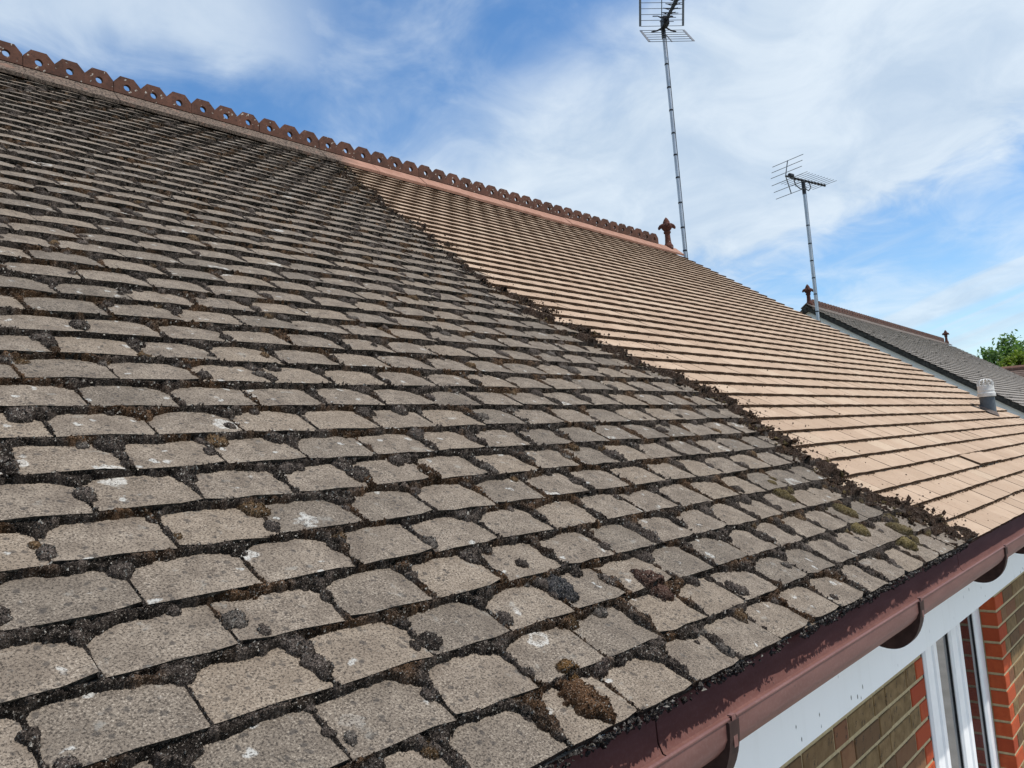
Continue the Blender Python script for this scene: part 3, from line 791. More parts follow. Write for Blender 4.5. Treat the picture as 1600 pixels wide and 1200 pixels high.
# cushions of moss, most of them at joints and tails
BXR = rng.normal(size=NR+2)*0.050
ncu = 2700
for i in range(ncu):
    r = rng.integers(0, NR); half = HALF[r]*TW
    c = rng.integers(10, 36); kind = rng.random()
    if kind < 0.76:
        u = X0 + half + c*TW + rng.normal()*0.010; v = (r + rng.choice([0.95, 0.85, 0.5, 0.3, 0.05], p=[0.40, 0.28, 0.16, 0.14, 0.02]))*GA
    elif kind < 0.965:
        u = X0 + half + (c+rng.random())*TW; v = (r+0.94)*GA
    else:
        u = X0 + half + (c+rng.random())*TW; v = (r+rng.random())*GA
    a = float(np.clip(np.exp(rng.normal()*0.38)*0.0112, 0.005, 0.022)); el_ = 1.0 + rng.random()*0.7
    if kind >= 0.965: a *= 0.6
    if rng.random() < (v-0.6)/4.6: continue
    if u < -1.75 or u > bnd(v)-0.01: continue
    nearb = bnd(v) - u
    col_ = np.array([0.054, 0.043, 0.036])*(0.6+0.8*rng.random())
    t_ = rng.random()
    if t_ < 0.12: col_ = np.array([0.080, 0.050, 0.026])*(0.7+0.6*rng.random())
    elif t_ < 0.24: col_ = np.array([0.085, 0.072, 0.061])
    if v < 0.55 and nearb < 0.55 and rng.random() < 0.55: col_ = np.array([0.085, 0.064, 0.030])*(0.7+0.5*rng.random())
    cush.append((u, v, a, a*el_, 0.40+0.30*rng.random(), col_, rng.random()*0.8-0.4, int(v/GA)))
# a few cushions that stand out in the photograph: rusty and orange ones near the eaves
for u, v, a, b, colr in [(-0.075, 0.055, 0.030, 0.050, (0.085, 0.046, 0.024)), (-0.055, 0.110, 0.018, 0.020, (0.12, 0.066, 0.026)), (0.015, 0.105, 0.026, 0.020, (0.060, 0.045, 0.038)),
                         (0.33, 0.215, 0.028, 0.046, (0.070, 0.040, 0.030)), (0.10, 0.27, 0.026, 0.040, (0.040, 0.038, 0.038)), (1.42, 0.19, 0.030, 0.036, (0.105, 0.080, 0.034)),
                         (1.55, 0.10, 0.034, 0.050, (0.115, 0.088, 0.036)), (1.64, 0.12, 0.032, 0.055, (0.095, 0.072, 0.034)), (1.30, 0.40, 0.030, 0.045, (0.090, 0.068, 0.030)), (1.50, 0.27, 0.030, 0.04, (0.10, 0.075, 0.033))]:
    cush.append((u, v, a, b, 0.55, np.array(colr), 0.1, int(v/GA)))
cush_arr = np.array([(q[0], q[1], max(q[2], q[3])) for q in cush])

MV = []; MF = []; MC = []; voff = 0; SP = []
def add_patch(u0, u1, v0, v1, res):
    global voff
    nu = max(int(round((u1-u0)/res)), 2)+1; nv = max(int(round((v1-v0)/(res*0.85))), 3)+1
    U, V = np.meshgrid(np.linspace(u0, u1, nu), np.linspace(v0, v1, nv), indexing='ij')
    U = U + (rng.random(U.shape)-0.5)*res*0.55; V = V + (rng.random(V.shape)-0.5)*res*0.5
    r_, vl, wb, h, nb, nl, nf, cr, dome = moss_fields(U, V)
    C = np.empty(U.shape+(3,)); dark = ((0.020+0.046*cr**1.5)*(0.42+0.75*dome))[..., None]; C[:] = dark*np.array([1.10, 0.86, 0.70])  # dome tops lightened, gaps between them darkened: shading put into the colour
    brown = (np.clip((fbm(U*13, V*13, 77)-0.52)/0.16, 0, 1)*0.8)[..., None]; C = C*(1-brown) + brown*C*np.array([1.45, 1.0, 0.60])
    sel = np.where((cush_arr[:, 0] > u0-0.06) & (cush_arr[:, 0] < u1+0.06) & (cush_arr[:, 1] > v0-0.06) & (cush_arr[:, 1] < v1+0.06))[0]
    for i in sel:
        cu, cv, a, b, hk, cc, ang, crow = cush[i]
        du = U-cu; dv = V-cv; x = du*math.cos(ang)+dv*math.sin(ang); y = -du*math.sin(ang)+dv*math.cos(ang)
        e = (x/a)**2 + (y/b)**2 + (nb-0.5)*1.1 - (dome-0.5)*0.5 + np.where(r_ > crow, 9.0, 0.0)
        hh = np.where(e < 1, a*hk*np.sqrt(np.clip(1-e, 0, 1))*(0.70+0.25*nf+0.30*dome), 0.0)
        m = hh > h; h = np.where(m, hh, h); C = np.where(m[..., None], cc*((0.5+0.4*nf+0.5*dome)*np.clip(1.25-0.6*e, 0.4, 1.2))[..., None], C)  # cushion tops lighter and rims darker, rounded shading painted into the tint
    # loose dark crumble along the line where washing stopped
    row = V/GA; xb = np.interp(V, BV, BX) + BXR[r_] + (fbm(U*0+V*23, V*0+2.2, 91)-0.5)*0.10; d = (U - xb)
    wd = np.interp(row, [0, 3, 8, 12, 17, 22, 30, 43], [0.15, 0.12, 0.055, 0.095, 0.06, 0.016, 0.008, 0.006])
    cl = np.clip(1-np.abs(d+0.02)/wd, 0, 1); lump = fbm(U*34, V*34, 55, 4)
    hd = np.where(lump*1.0 + cl*0.36 > 0.68, (lump*1.0+cl*0.36-0.66)*0.085*(cl > 0), 0.0)
    hd = np.clip(hd, 0, 0.024)
    h = np.where(d > -0.01, 0.0, h)
    thick = np.interp(-d, [0, 0.05, 0.35], [1.35, 1.25, 1.0]); h = h*thick
    m = hd > h; h = np.where(m, hd, h); C = np.where(m[..., None], np.array([0.042, 0.026, 0.018])*(0.5+1.0*nf)[..., None], C)
    on = h > 0.0007
    if not on.any(): return
    grain = (rng.random(U.shape)-0.5)*min(0.0020, res*0.55)
    Wt = np.where(on, wb + h + grain*np.minimum(h/0.004, 1.0), wb - 0.0015)
    P3 = roofp(U, V, Wt)
    idx = np.arange(nu*nv).reshape(nu, nv)
    f = on[:-1, :-1].astype(int) + on[1:, :-1] + on[1:, 1:] + on[:-1, 1:]
    keep = f >= 1
    q = np.stack([idx[:-1, :-1], idx[1:, :-1], idx[1:, 1:], idx[:-1, 1:]], -1)[keep]
    if not len(q): return
    used = np.unique(q); remap = -np.ones(nu*nv, int); remap[used] = np.arange(len(used))
    MV.append(P3.reshape(-1, 3)[used]); MC.append(C.reshape(-1, 3)[used]); q = remap[q] + voff
    MF.append(np.concatenate([q[:, [0, 1, 2]], q[:, [0, 2, 3]]])); voff += len(used)
    if res < 0.0052:
        pts = P3[on]; cc = C[on]; n = len(pts); take = rng.random(n) < (0.38 if res < 0.0036 else 0.25)
        SP.append((pts[take], cc[take], np.full(take.sum(), res)))
for r in range(NR):
    v0, v1 = r*GA, (r+1)*GA; vc = v0+0.05
    ue = float(bnd(vc))+0.13; u = -1.7
    while u < ue:
        u1 = min(u+0.33, ue)
        P3 = roofp(np.array((u+u1)/2), np.array(vc), np.array(0.0)); pxx, pyy, zz = to_px(P3); d = float(np.linalg.norm(P3-CAM))
        if -800 < pxx < 1700 and -200 < pyy < 1500 and zz > 0.1 or d < 1.3:
            add_patch(u, u1, v0, v1-1e-6, float(np.clip(d*0.0023, 0.0024, 0.0085)))
        u = u1
# fine shoots on the nearer moss
sp = np.concatenate([s[0] for s in SP]); sc = np.concatenate([s[1] for s in SP]); sr = np.concatenate([s[2] for s in SP]); n = len(sp)
nrm = np.array([0, -ST, CT]); size = sr*(0.60+0.55*rng.random(n)); ht = size*(0.45+0.65*rng.random(n))
tip = sp + (nrm[None]*ht[:, None]) + rng.normal(size=(n, 3))*(size*0.3)[:, None]
ang = rng.random(n)*6.283
vs3 = []
for k in range(3):
    a = ang + k*2.0944
    off = roofp(np.cos(a)*size*0.75, np.sin(a)*size*0.75, np.full(n, -0.0006)); vs3.append(sp+off)
V4 = np.stack(vs3+[tip], 1).reshape(-1, 3); b = (np.arange(n)*4)[:, None]
F3 = np.concatenate([b+np.array([[0, 1, 3]]), b+np.array([[1, 2, 3]]), b+np.array([[2, 0, 3]])])
lightt = rng.random(n); cc = sc*(0.7+0.7*rng.random(n))[:, None]; cc = np.where((lightt < 0.17)[:, None], np.array([0.36, 0.325, 0.275])*(0.5+0.8*rng.random(n))[:, None], cc)
C4 = np.repeat(cc, 4, 0)
MV.append(V4); MC.append(C4); MF.append(F3+voff); voff += len(V4)
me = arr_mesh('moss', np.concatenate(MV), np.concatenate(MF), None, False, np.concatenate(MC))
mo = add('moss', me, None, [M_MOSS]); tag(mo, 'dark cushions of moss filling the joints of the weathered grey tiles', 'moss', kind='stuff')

# crumbs: loose debris at the washing line, and moss beads hanging on the eaves edge
OCT = np.array([(1, 0, 0), (-1, 0, 0), (0, 1, 0), (0, -1, 0), (0, 0, 1), (0, 0, -1)], float)
OF = np.array([(0, 2, 4), (2, 1, 4), (1, 3, 4), (3, 0, 4), (2, 0, 5), (1, 2, 5), (3, 1, 5), (0, 3, 5)])
def crumbs(name, pts, size, cols, label, cat):
    n = len(pts); D = OCT[None]*size[:, None, None]*(0.55+0.9*rng.random((n, 6, 1)))
    V = (pts[:, None] + D + rng.normal(size=(n, 6, 3))*(size*0.18)[:, None, None]).reshape(-1, 3)
    Fk = (OF[None] + (np.arange(n)*6)[:, None, None]).reshape(-1, 3)
    me = arr_mesh(name, V, Fk, None, False, np.repeat(cols, 6, 0))
    return tag(add(name, me, None, [M_MOSS]), label, cat, kind='stuff')
def tilew(u, v):
    r = np.floor(v/GA); return -(v-r*GA)*(TT/GA)
n = 7500; row = np.concatenate([rng.random(n//4)*43, rng.random(n-n//4)**1.2*18]); v = row*GA
wd = np.interp(row, [0, 3, 8, 12, 17, 22, 30, 43], [0.10, 0.085, 0.040, 0.070, 0.050, 0.025, 0.016, 0.010])
cl_ = fbm(v*11, v*0+3.3, 61); u = np.interp(v, BV, BX) + BXR[np.floor(row).astype(int).clip(0, NR)] - 0.01 + rng.normal(size=n)*wd*0.75 + (rng.random(n) < 0.2)*rng.exponential(0.05, n)
size = np.clip(np.exp(rng.normal(size=n)*0.55)*0.0034, 0.0012, 0.012)
keep = rng.random(n) < np.clip(cl_*3.0-1.0, 0.04, 1); u, v, size = u[keep], v[keep], size[keep]
# scattered bits further out on the washed side
n2 = 420; v2 = rng.random(n2)*30*GA; u2 = np.interp(v2, BV, BX) + 0.05 + rng.exponential(0.28, n2); s2 = np.clip(np.exp(rng.normal(size=n2)*0.4)*0.0020, 0.0010, 0.0045)
ok = u2 < 6.3; u = np.concatenate([u, u2[ok]]); v = np.concatenate([v, v2[ok]]); size = np.concatenate([size, s2[ok]])
hgt = tilew(u, v) + size*0.3 + rng.random(len(u))*0.006*(size > 0.004)
cols = np.array([0.046, 0.028, 0.018])[None]*(0.5+1.2*rng.random(len(u)))[:, None]
cols = np.where((rng.random(len(u)) < 0.12)[:, None], np.array([0.09, 0.065, 0.028]), cols)
crumbs('moss_debris', roofp(u, v, hgt), size, cols, 'dark loose crumbs of scraped moss along the edge of the washed tiles', 'moss')
n = 26000; row = np.floor(rng.random(n)**1.5*30) + 1; v = row*GA - 0.0012 - rng.random(n)**1.6*0.0075; xb_ = np.interp(v, BV, BX)
u = xb_ + rng.random(n)*(6.5-xb_); dens = fbm(u*8, row*3.7, 83); keep = rng.random(n) < np.clip(dens*2.6-0.75, 0.05, 1); u, v, row = u[keep], v[keep], row[keep]; n = len(u)
size = np.clip(np.exp(rng.normal(size=n)*0.4)*0.0023, 0.0010, 0.0050)
cols = np.array([0.125, 0.078, 0.048])[None]*(0.35+1.1*rng.random(n))[:, None]
crumbs('moss_residue', roofp(u, v, -(GA-(row*GA-v))*(TT/GA) + size*0.4 + rng.random(n)*0.006), size, cols, 'thin brown residue left under the lower edges of the washed buff tiles', 'moss')
n = 3600; u = rng.random(n)*3.2 - 1.25; dens = fbm(u*14, u*0+1.7, 71); keep = (rng.random(n) < np.clip(dens*3.2-1.1, 0.06, 1)) & (u < 2.0)
u = u[keep]; n = len(u); v = -0.002 - rng.random(n)*0.004; wv = -rng.random(n)**0.9*0.026*(0.5+fbm(u*30, u*0, 72)) - 0.002
size = np.clip(np.exp(rng.normal(size=n)*0.35)*0.0028, 0.0014, 0.006)
cols = np.array([0.060, 0.053, 0.047])[None]*(0.5+1.2*rng.random(n))[:, None]; cols = np.where((rng.random(n) < 0.10)[:, None], np.array([0.25, 0.23, 0.20]), cols)
crumbs('eaves_moss', roofp(u, v, wv), size, cols, 'beads of dark moss hanging from the lower edge of the eaves tiles', 'moss')

# ------------------------------------------------------------------ aerials
def world_part(o, root):
    o.parent = root; o.location = -Vector(root.location); return o

def mast(root, base, top, rad, bands):
    m = world_part(MB().tube([base, top], rad, 14).build('mast', M_ALU, smooth=True), root)
    for f in bands:
        c = Vector(base).lerp(Vector(top), f); d = (Vector(top)-Vector(base)).normalized()
        add('band', MB().tube([c-d*0.009, c+d*0.009], rad+0.003, 12).mesh('band', True), m, [M_BLACK])
    # cable down the mast
    b2, t2 = Vector(base), Vector(top); off = Vector((-0.6, -0.8, 0)).normalized()*(rad+0.004); side = Vector((0.55, -0.6, 0)).normalized()*(rad+0.003)
    pts = [b2.lerp(t2, i/14)+side + Vector((0, 0, 0)) for i in range(15)]
    add('cable', MB().tube(pts, 0.0045, 6).mesh('cable', True), m, [M_BLACK])
    return m

A1b = Vector((6.82, 3.659, 2.0)); A1t = Vector((6.82, 3.653, 5.275))
an1 = empty('tv_aerial', tuple(A1b)); tag(an1, 'tall tv aerial with grid reflector on banded mast behind the near finial', 'aerial', 'tv aerials')
mast(an1, A1b, A1t, 0.021, [0.187+0.0, 0.27, 0.36, 0.452, 0.535, 0.615, 0.70, 0.785, 0.872])
cb = MB()
for z_ in (2.10, 2.33): cb.box((6.545, 3.635, z_-0.02), (6.85, 3.68, z_+0.02))
world_part(cb.build('wall_bracket', M_ALU), an1)
ba = math.radians(229); bv = Vector((math.cos(ba), math.sin(ba), 0)); ev = Vector((bv.y, -bv.x, 0)); zv = Vector((0, 0, 1))
H = A1t + zv*0.03 - bv*0.02
def at1(b_, e_, z_): return H + bv*b_ + ev*e_ + zv*z_
bm = MB()
for s in (-1, 1):
    bm.tube([at1(-0.06, s*0.0, 0.03), at1(1.0, s*0.0, 0.03+s*0.045)], 0.010, 8)
bm.tube([at1(-0.06, 0, 0.03), at1(1.05, 0, 0.03)], 0.013, 8)
bo = world_part(bm.build('boom', M_BLACK, smooth=True), an1)
for k in range(11):
    d_ = 0.16 + k*0.085; e = MB()
    for s in (-1, 1):
        e.tube([at1(d_, -0.085, 0.03+s*0.03), at1(d_, 0.085, 0.03+s*0.03)], 0.004, 6)
        e.tube([at1(d_, 0, 0.03), at1(d_, s*0.085, 0.03+0.035)], 0.004, 6)
    add('director', e.mesh('director'), bo, [M_BLACK])
jb = MB(); c0 = at1(0.10, 0, 0.03)
for i_ in range(1):
    q = []
    for sb_ in (-1, 1):
        for se in (-1, 1):
            for sz in (-1, 1): q.append(c0 + bv*sb_*0.055 + ev*se*0.035 + zv*sz*0.05)
    jb.poly(q, [(0, 1, 3, 2), (4, 6, 7, 5), (0, 4, 5, 1), (2, 3, 7, 6), (0, 2, 6, 4), (1, 5, 7, 3)])
add('junction_box', jb.mesh('box'), bo, [M_BLACK])
dp = MB()
for s in (-1, 1):
    dp.tube([at1(0.06, s*0.03, -0.02), at1(0.05, s*0.08, -0.045), at1(0.03, s*0.15, -0.05)], 0.009, 8)
    dp.tube([at1(0.06, s*0.02, 0.10), at1(0.05, s*0.06, 0.135), at1(0.04, s*0.12, 0.14)], 0.006, 8)
add('dipole', dp.mesh('dipole', True), bo, [M_BLACK])
def panel(name, up, out, rows):
    """reflector wing: side bars, a centre bar and thin rods"""
    mb = MB()
    def pt(e_, f): return at1(out[0]+f*(out[1]-out[0]), e_, up[0]+f*(up[1]-up[0]))
    for e_ in (-0.262, 0.262):
        a, b_ = pt(e_, 0), pt(e_, 1); t = (b_-a).normalized(); nrm_ = t.cross(ev).normalized()
        V = [q + ev*se*0.013 + nrm_*sn*0.003 for q in (a, b_) for se in (-1, 1) for sn in (-1, 1)]
        mb.poly(V, [(0, 1, 3, 2), (4, 6, 7, 5), (0, 4, 5, 1), (2, 3, 7, 6), (0, 2, 6, 4), (1, 5, 7, 3)])
    mb.tube([pt(0, 0), pt(0, 1.02)], 0.006, 8)
    po = world_part(mb.build(name, M_ROD), an1)
    for k in range(rows):
        f = (k+0.03)/(rows-1+0.06)
        add('rod', MB().tube([pt(-0.262, f), pt(0.262, f)], 0.0035, 6).mesh('rod'), po, [M_ROD])
    return po
panel('upper_reflector', (0.05, 0.42), (-0.02, 0.10), 7)
panel('lower_reflector', (0.0, -0.30), (-0.02, 0.26), 6)
world_part(MB().tube([A1t-zv*0.10, A1t+zv*0.09], 0.026, 12).build('clamp', M_BLACK, smooth=True), an1)

A2b = Vector((11.81, 4.132, 0.9)); A2t = Vector((11.765, 4.09, 4.543))
an2 = empty('tv_aerial', tuple(A2b)); tag(an2, 'smaller tv aerial with many thin cross rods in front of the white gable', 'aerial', 'tv aerials')
mast(an2, A2b, A2t, 0.027, [0.42, 0.50, 0.575, 0.655, 0.735, 0.82])
cb = MB()
for z_ in (1.1, 1.5): cb.box((11.78, 4.10, z_-0.02), (12.10, 4.15, z_+0.02))
world_part(cb.build('wall_bracket', M_ALU), an2)
ba = math.radians(-13); bv = Vector((math.cos(ba), math.sin(ba), 0)); ev = Vector((-bv.y, bv.x, 0)); H = A2t + zv*0.11
b2 = world_part(MB().tube([at1(-0.46, 0, 0.02), at1(0.62, 0, -0.0)], 0.015, 8).build('boom', M_BLACK, smooth=True), an2)
for k in range(11):
    d_ = -0.30 + k*0.090; L = 0.285 - 0.005*k
    if k == 0: L = 0.30
    add('rod', MB().tube([at1(d_, -L, 0.012), at1(d_, L, 0.012)], 0.0038, 6).mesh('rod'), b2, [M_ROD])
    add('rod_holder', MB().tube([at1(d_-0.012, 0, 0.010), at1(d_+0.014, 0, 0.010)], 0.023, 6).mesh('holder'), b2, [M_BLACK])
rf = MB(); rf.tube([at1(-0.36, 0, 0.30), at1(-0.46, 0, 0.02), at1(-0.36, 0, -0.27)], 0.009, 8)
rfo = world_part(rf.build('reflector', M_ROD, smooth=True), an2)
for sgn in (-1, 1):
    for k in range(3):
        f = 0.22 + k*0.38
        zc = 0.02 + (0.28 if sgn > 0 else -0.29)*f; bc = -0.46 + 0.10*f
        add('rod', MB().tube([at1(bc, -0.30, zc), at1(bc, 0.30, zc)], 0.005, 6).mesh('rod'), rfo, [M_ROD])
add('junction_box', MB().tube([at1(-0.36, 0, 0.05), at1(-0.27, 0, 0.05)], 0.035, 8).mesh('box', True), b2, [M_BLACK])
add('cable', MB().tube([at1(-0.25, 0, -0.0), at1(-0.22, 0, -0.10), at1(-0.10, 0, -0.15), at1(0.02, 0, -0.13), at1(0.13, 0, -0.15), at1(0.20, 0, -0.09), at1(0.17, 0, 0.0)], 0.009, 6).mesh('cable', True), b2, [M_BLACK])
world_part(MB().tube([A2t-zv*0.12, A2t+zv*0.11], 0.032, 10).build('clamp', M_BLACK, smooth=True), an2)

# ------------------------------------------------------------------ neighbouring house with white gable
NB = Vector((11.94, 4.332, 0.0)); NROT = math.atan2(0.388, 10.26); NZ = 2.61; NL = 10.52
nh = empty('neighbouring_house', (NB.x, NB.y, GROUND)); nh.rotation_euler[2] = NROT
tag(nh, 'neighbouring house with white rendered gable and mossy grey tiled roof', 'house')
NG = -GROUND                                      # local z of world z=0
PT = TH
def np_(s, wv=0.0): return (-(s*math.cos(PT)) - wv*math.sin(PT), NG + NZ - s*math.sin(PT) + wv*math.cos(PT))   # s = distance down the front slope
SL = 4.75
M_NTILE = None
def ntile():
    m, t = new_mat('neighbour_tile'); P = t.pos(); n = t.noise(P, 14, 5, 0.65); n2 = t.noise(P, 60, 3)
    c = t.mix(t.step(n, 0.3, 0.7), rgb(0.195, 0.172, 0.148), rgb(0.30, 0.270, 0.238)); c = t.mix(t.math('MULTIPLY', t.rnd(), 0.5), c, rgb(0.21, 0.185, 0.16))
    c = t.mix(t.math('MULTIPLY', t.step(n2, 0.60, 0.72), 0.45), c, rgb(0.06, 0.054, 0.05)); c = t.mix(t.math('MULTIPLY', t.step(n, 0.66, 0.74), 0.6), c, rgb(0.35, 0.33, 0.30))
    t.principled(c, 0.95, t.bump(n2, 0.6, 0.005), spec=0.1); return m
M_NTILE = ntile()
nd = MB(); slab(nd, 0.0, NL, [np_(0.02, -0.03), np_(0.02, -0.075), np_(SL, -0.075), np_(SL, -0.03)])
mirn = lambda q: (-q[0], q[1])
slab(nd, 0.0, NL, [mirn(np_(SL, -0.01)), mirn(np_(SL, -0.075)), mirn(np_(0.02, -0.075)), mirn(np_(0.02, -0.01))])
nroof = add('roof', nd.mesh('roof'), nh, [M_NTILE])
B = [[], [], 0]
for r in range(46):
    s_t = SL - r*0.1
    half = 0.0 if r % 2 else -0.0825
    for c in range(65):
        xa = -0.03 + c*TW + half; xb = xa+TW-0.004
        xa = max(xa, -0.03); xb = min(xb, NL+0.03)
        if xb-xa < 0.05: continue
        j = rng.random(4); lift = j[0]*0.0015 + (0.008 if j[3] > 0.97 else 0); tl = j[1]*0.004
        V = []
        for uu in (xa, (xa+xb)/2, xb):
            cam_ = 0.0 if uu == (xa+xb)/2 else -0.004
            for sv_, wv_ in ((s_t+tl, 0.0), (s_t+tl, -0.016), (s_t-0.13, -0.022)):
                y_, z_ = np_(sv_, wv_+lift*(1 if wv_ > -0.02 else 0.3)+cam_); V.append((uu, y_, z_))
        V = np.array(V); Fq = np.array([(2, 5, 3, 0), (5, 8, 6, 3), (0, 3, 4, 1), (3, 6, 7, 4)])[:, ::-1]
        B[0].append(V); B[1].append(Fq+B[2]); B[2] += 9
o = add('roof_tiles', arr_mesh('nt', np.concatenate(B[0]), np.concatenate(B[1])), nroof, [M_NTILE]); o['kind'] = 'stuff'
W2 = W_ME.copy(); C2 = C_ME.copy(); W2.materials.clear(); C2.materials.clear()
W2.materials.append(terracotta('old_wing', (0.11, 0.085, 0.070), (0.20, 0.160, 0.135), (0.07, 0.06, 0.05), 1.2)); C2.materials.append(terracotta('old_crest', (0.105, 0.055, 0.042), (0.15, 0.080, 0.060), (0.05, 0.034, 0.028), 0.8))
k = 0
while 0.25+k*0.447 < NL-0.55:
    ridge_piece(nh, (0.25+k*0.447, 0, NG+NZ+0.012), W2, C2); k += 1
for x0, x1 in ((-0.03, 0.248), (0.25+k*0.447, NL+0.03)):
    e_ = MB(); slab(e_, x0, x1, [(-wl*CT, NG+NZ+0.012-wl*ST), (0, NG+NZ+0.016), (wl*CT, NG+NZ+0.012-wl*ST), (wl*CT-0.006, NG+NZ-wl*ST-0.006), (0, NG+NZ-0.004), (-wl*CT+0.006, NG+NZ-wl*ST-0.006)])
    add('ridge_end_tile', e_.mesh('ridge_end'), nh, [W2.materials[0]])
finial(nh, (0.13, 0, NG+NZ+0.012), -0.05); finial(nh, (NL-0.12, 0, NG+NZ+0.012), -0.05)
yw = -np_(SL-0.35)[0]
gv = MB(); slab(gv, 0.045, 0.30, [(-yw, 0), (yw, 0), (yw, np_(SL-0.35, -0.09)[1]), (0, NG+NZ-0.10), (-yw, np_(SL-0.35, -0.09)[1])]); 
slab(gv, NL-0.30, NL-0.045, [(-yw, 0), (yw, 0), (yw, np_(SL-0.35, -0.09)[1]), (0, NG+NZ-0.10), (-yw, np_(SL-0.35, -0.09)[1])])
gv.box((0.41, -yw, 0), (NL-0.41, -yw+0.24, np_(SL-0.35, -0.09)[1])); gv.box((0.41, yw-0.24, 0), (NL-0.41, yw, np_(SL-0.35, -0.09)[1]))
add('wall', gv.mesh('wall'), nh, [M_RENDER])
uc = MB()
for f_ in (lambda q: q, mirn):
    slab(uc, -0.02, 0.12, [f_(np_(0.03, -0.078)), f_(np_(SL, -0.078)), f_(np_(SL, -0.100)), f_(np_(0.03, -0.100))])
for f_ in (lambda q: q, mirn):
    slab(uc, -0.022, -0.003, [f_(np_(0.03, -0.026)), f_(np_(SL, -0.026)), f_(np_(SL, -0.0775)), f_(np_(0.03, -0.0775))])  # dark plate over the slab end, standing in for the verge's shadow band
add('undercloak_shade_band', uc.mesh('shaded_undercloak'), nh, [simple('shaded_undercloak', (0.022, 0.020, 0.017), (0.07, 0.062, 0.052), 30, 0.95, 0.5)])  # near-black colour carries the shade under the overhang

# ------------------------------------------------------------------ a roof further off, seen at the right edge
fx, fy, fz = 29.9, 1.45, 2.03
fh = empty('distant_house', (fx, fy, GROUND)); tag(fh, 'distant brown tiled house roof at the right edge below the tree', 'house'); fh.rotation_euler[2] = math.radians(-62)
rz = fz - GROUND; ez = rz - 2.1; hw = 3.0; hl = 5.0
M_FROOF = simple('brown_tile', (0.085, 0.055, 0.042), (0.14, 0.095, 0.075), 12, 0.9, 0.4)
fw = MB(); fw.box((-hl+0.3, -hw+0.3, 0), (hl-0.3, hw-0.3, ez+0.05)); slab(fw, -hl+0.3, hl-0.3, [(-hw+0.3, ez+0.05), (hw-0.3, ez+0.05), (0, rz-0.15)]); add('wall', fw.mesh('wall'), fh, [M_BRICK])
fr_ = MB(); slab(fr_, -hl, hl, [(-hw, ez), (0, rz), (hw, ez), (hw, ez-0.1), (0, rz-0.1), (-hw, ez-0.1)]); fro = add('roof', fr_.mesh('roof'), fh, [M_FROOF])
sl_ = MB()
for sgn in (-1, 1):
    for r in range(34):
        f0 = r/34; y0 = sgn*hw*(1-f0); z0 = ez + (rz-ez)*f0; y1 = sgn*hw*(1-f0-0.05); z1 = ez + (rz-ez)*(f0+0.05)
        for c in range(20):
            xa = -hl + c*0.5; xb = xa+0.497
            sl_.poly([(xa, y0, z0+0.004), (xb, y0, z0+0.004), (xb, y0, z0+0.035), (xa, y0, z0+0.035), (xb, y1, z1+0.006), (xa, y1, z1+0.006)], [(0, 1, 2, 3), (3, 2, 4, 5)])
o = add('roof_tiles', sl_.mesh('tiles'), fro, [M_FROOF]); o['kind'] = 'stuff'
rt = MB().tube([(-hl, 0, rz+0.02), (hl, 0, rz+0.02)], 0.10, 10); add('ridge_cap', rt.mesh('cap', True), fh, [terracotta('far_ridge', (0.14, 0.07, 0.05), (0.19, 0.10, 0.07), (0.08, 0.05, 0.04), 0.3)])

# ------------------------------------------------------------------ trees beyond
def leaf_mat(name, c1, c2):
    m, t = new_mat(name); P = t.pos(); n = t.noise(P, 1.6, 3); r = t.rnd()
    c = t.mix(t.step(n, 0.35, 0.65), rgb(*c1), rgb(*c2)); c = t.mix(t.math('MULTIPLY', r, 0.5), c, rgb(c2[0]*1.3, c2[1]*1.25, c2[2]))
    pr = t.n('ShaderNodeBsdfPrincipled'); t.put(pr.inputs['Base Color'], c); pr.inputs['Roughness'].default_value = 0.6; pr.inputs['Specular IOR Level'].default_value = 0.25
    tr = t.n('ShaderNodeBsdfTranslucent'); t.put(tr.inputs[0], t.mix(1.0, c, rgb(1.3, 1.5, 0.7), 'MULTIPLY'))
    ms = t.n('ShaderNodeMixShader'); ms.inputs[0].default_value = 0.35; t.link(pr.outputs[0], ms.inputs[1]); t.link(tr.outputs[0], ms.inputs[2])
    o = t.n('ShaderNodeOutputMaterial'); t.link(ms.outputs[0], o.inputs[0]); return m
M_BARK = simple('bark', (0.06, 0.048, 0.036), (0.11, 0.09, 0.07), 12, 0.95, 0.6)
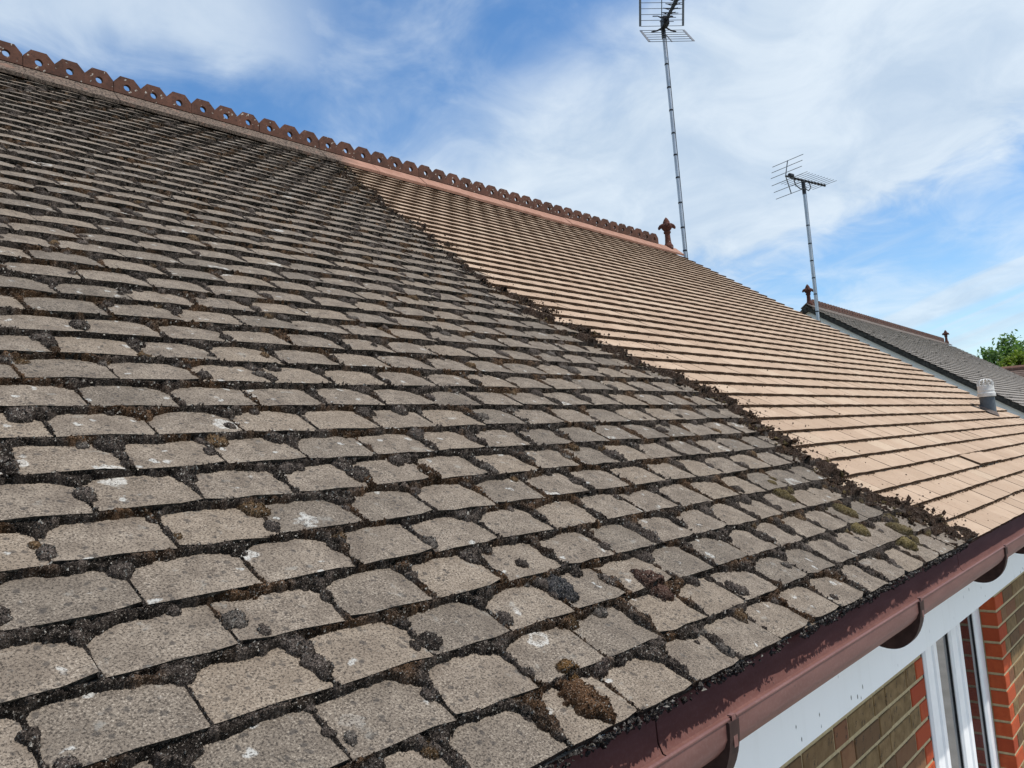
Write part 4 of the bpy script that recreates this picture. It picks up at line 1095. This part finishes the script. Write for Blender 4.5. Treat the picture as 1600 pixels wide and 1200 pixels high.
def tree(x, y, h, r, seed, mat, label, nleaf=14000, size=0.10, clumps=46):
    rg = np.random.default_rng(seed); root = empty('tree', (x, y, GROUND)); tag(root, label, 'tree', 'trees behind the houses')
    tb = MB(); zc = h - r*0.9
    tb.tube([(0, 0, 0), (0.05, 0.02, h*0.35), (0.0, 0.05, zc), (0.05, 0, h-0.3*r)], [0.19, 0.15, 0.09, 0.03], 10)
    cen = []
    for i in range(clumps):
        d = rg.normal(size=3); d /= np.linalg.norm(d); q = d*r*(0.45+0.55*rg.random()**0.6); q[2] *= 0.9; cen.append(q + np.array([0, 0, zc]))
    for i in range(22):
        c = cen[i]; st = np.array([0, 0, zc*(0.72+0.3*rg.random())]); mid = (st+c)/2 + np.array([0, 0, 0.15*r])
        tb.tube([tuple(st), tuple(mid), tuple(c)], [0.055, 0.03, 0.010], 6)
    add('trunk', tb.mesh('trunk', True), root, [M_BARK])
    cen = np.array(cen); wgt = rg.random(clumps)+0.3; ci = rg.choice(clumps, nleaf, p=wgt/wgt.sum())
    rad = r*(0.14+0.14*rg.random(clumps)); P = cen[ci] + rg.normal(size=(nleaf, 3))*rad[ci][:, None]*0.62
    a = rg.normal(size=(nleaf, 3)); a /= np.linalg.norm(a, axis=1)[:, None]; b = np.cross(a, rg.normal(size=(nleaf, 3))); b /= np.linalg.norm(b, axis=1)[:, None]
    s = size*(0.6+0.7*rg.random(nleaf))[:, None]
    V = np.stack([P-a*s, P+b*s*0.45, P+a*s, P-b*s*0.45], 1).reshape(-1, 3); Fq = np.arange(nleaf*4).reshape(-1, 4)
    add('crown', arr_mesh('crown', V, Fq), root, [mat])
    return root
ML1 = leaf_mat('leaf_dark', (0.075, 0.135, 0.045), (0.13, 0.20, 0.070)); ML2 = leaf_mat('leaf_light', (0.11, 0.155, 0.020), (0.17, 0.21, 0.035))
tree(43.1, 6.82, 7.06, 1.30, 3, ML1, 'dark green open-crowned tree rising behind the far end of the roofs', 4200, 0.115, 36)
tree(38.85, 5.83, 6.06, 1.00, 8, ML2, 'lower yellow-green bushy tree in front of the darker tree', 6000, 0.085, 36)
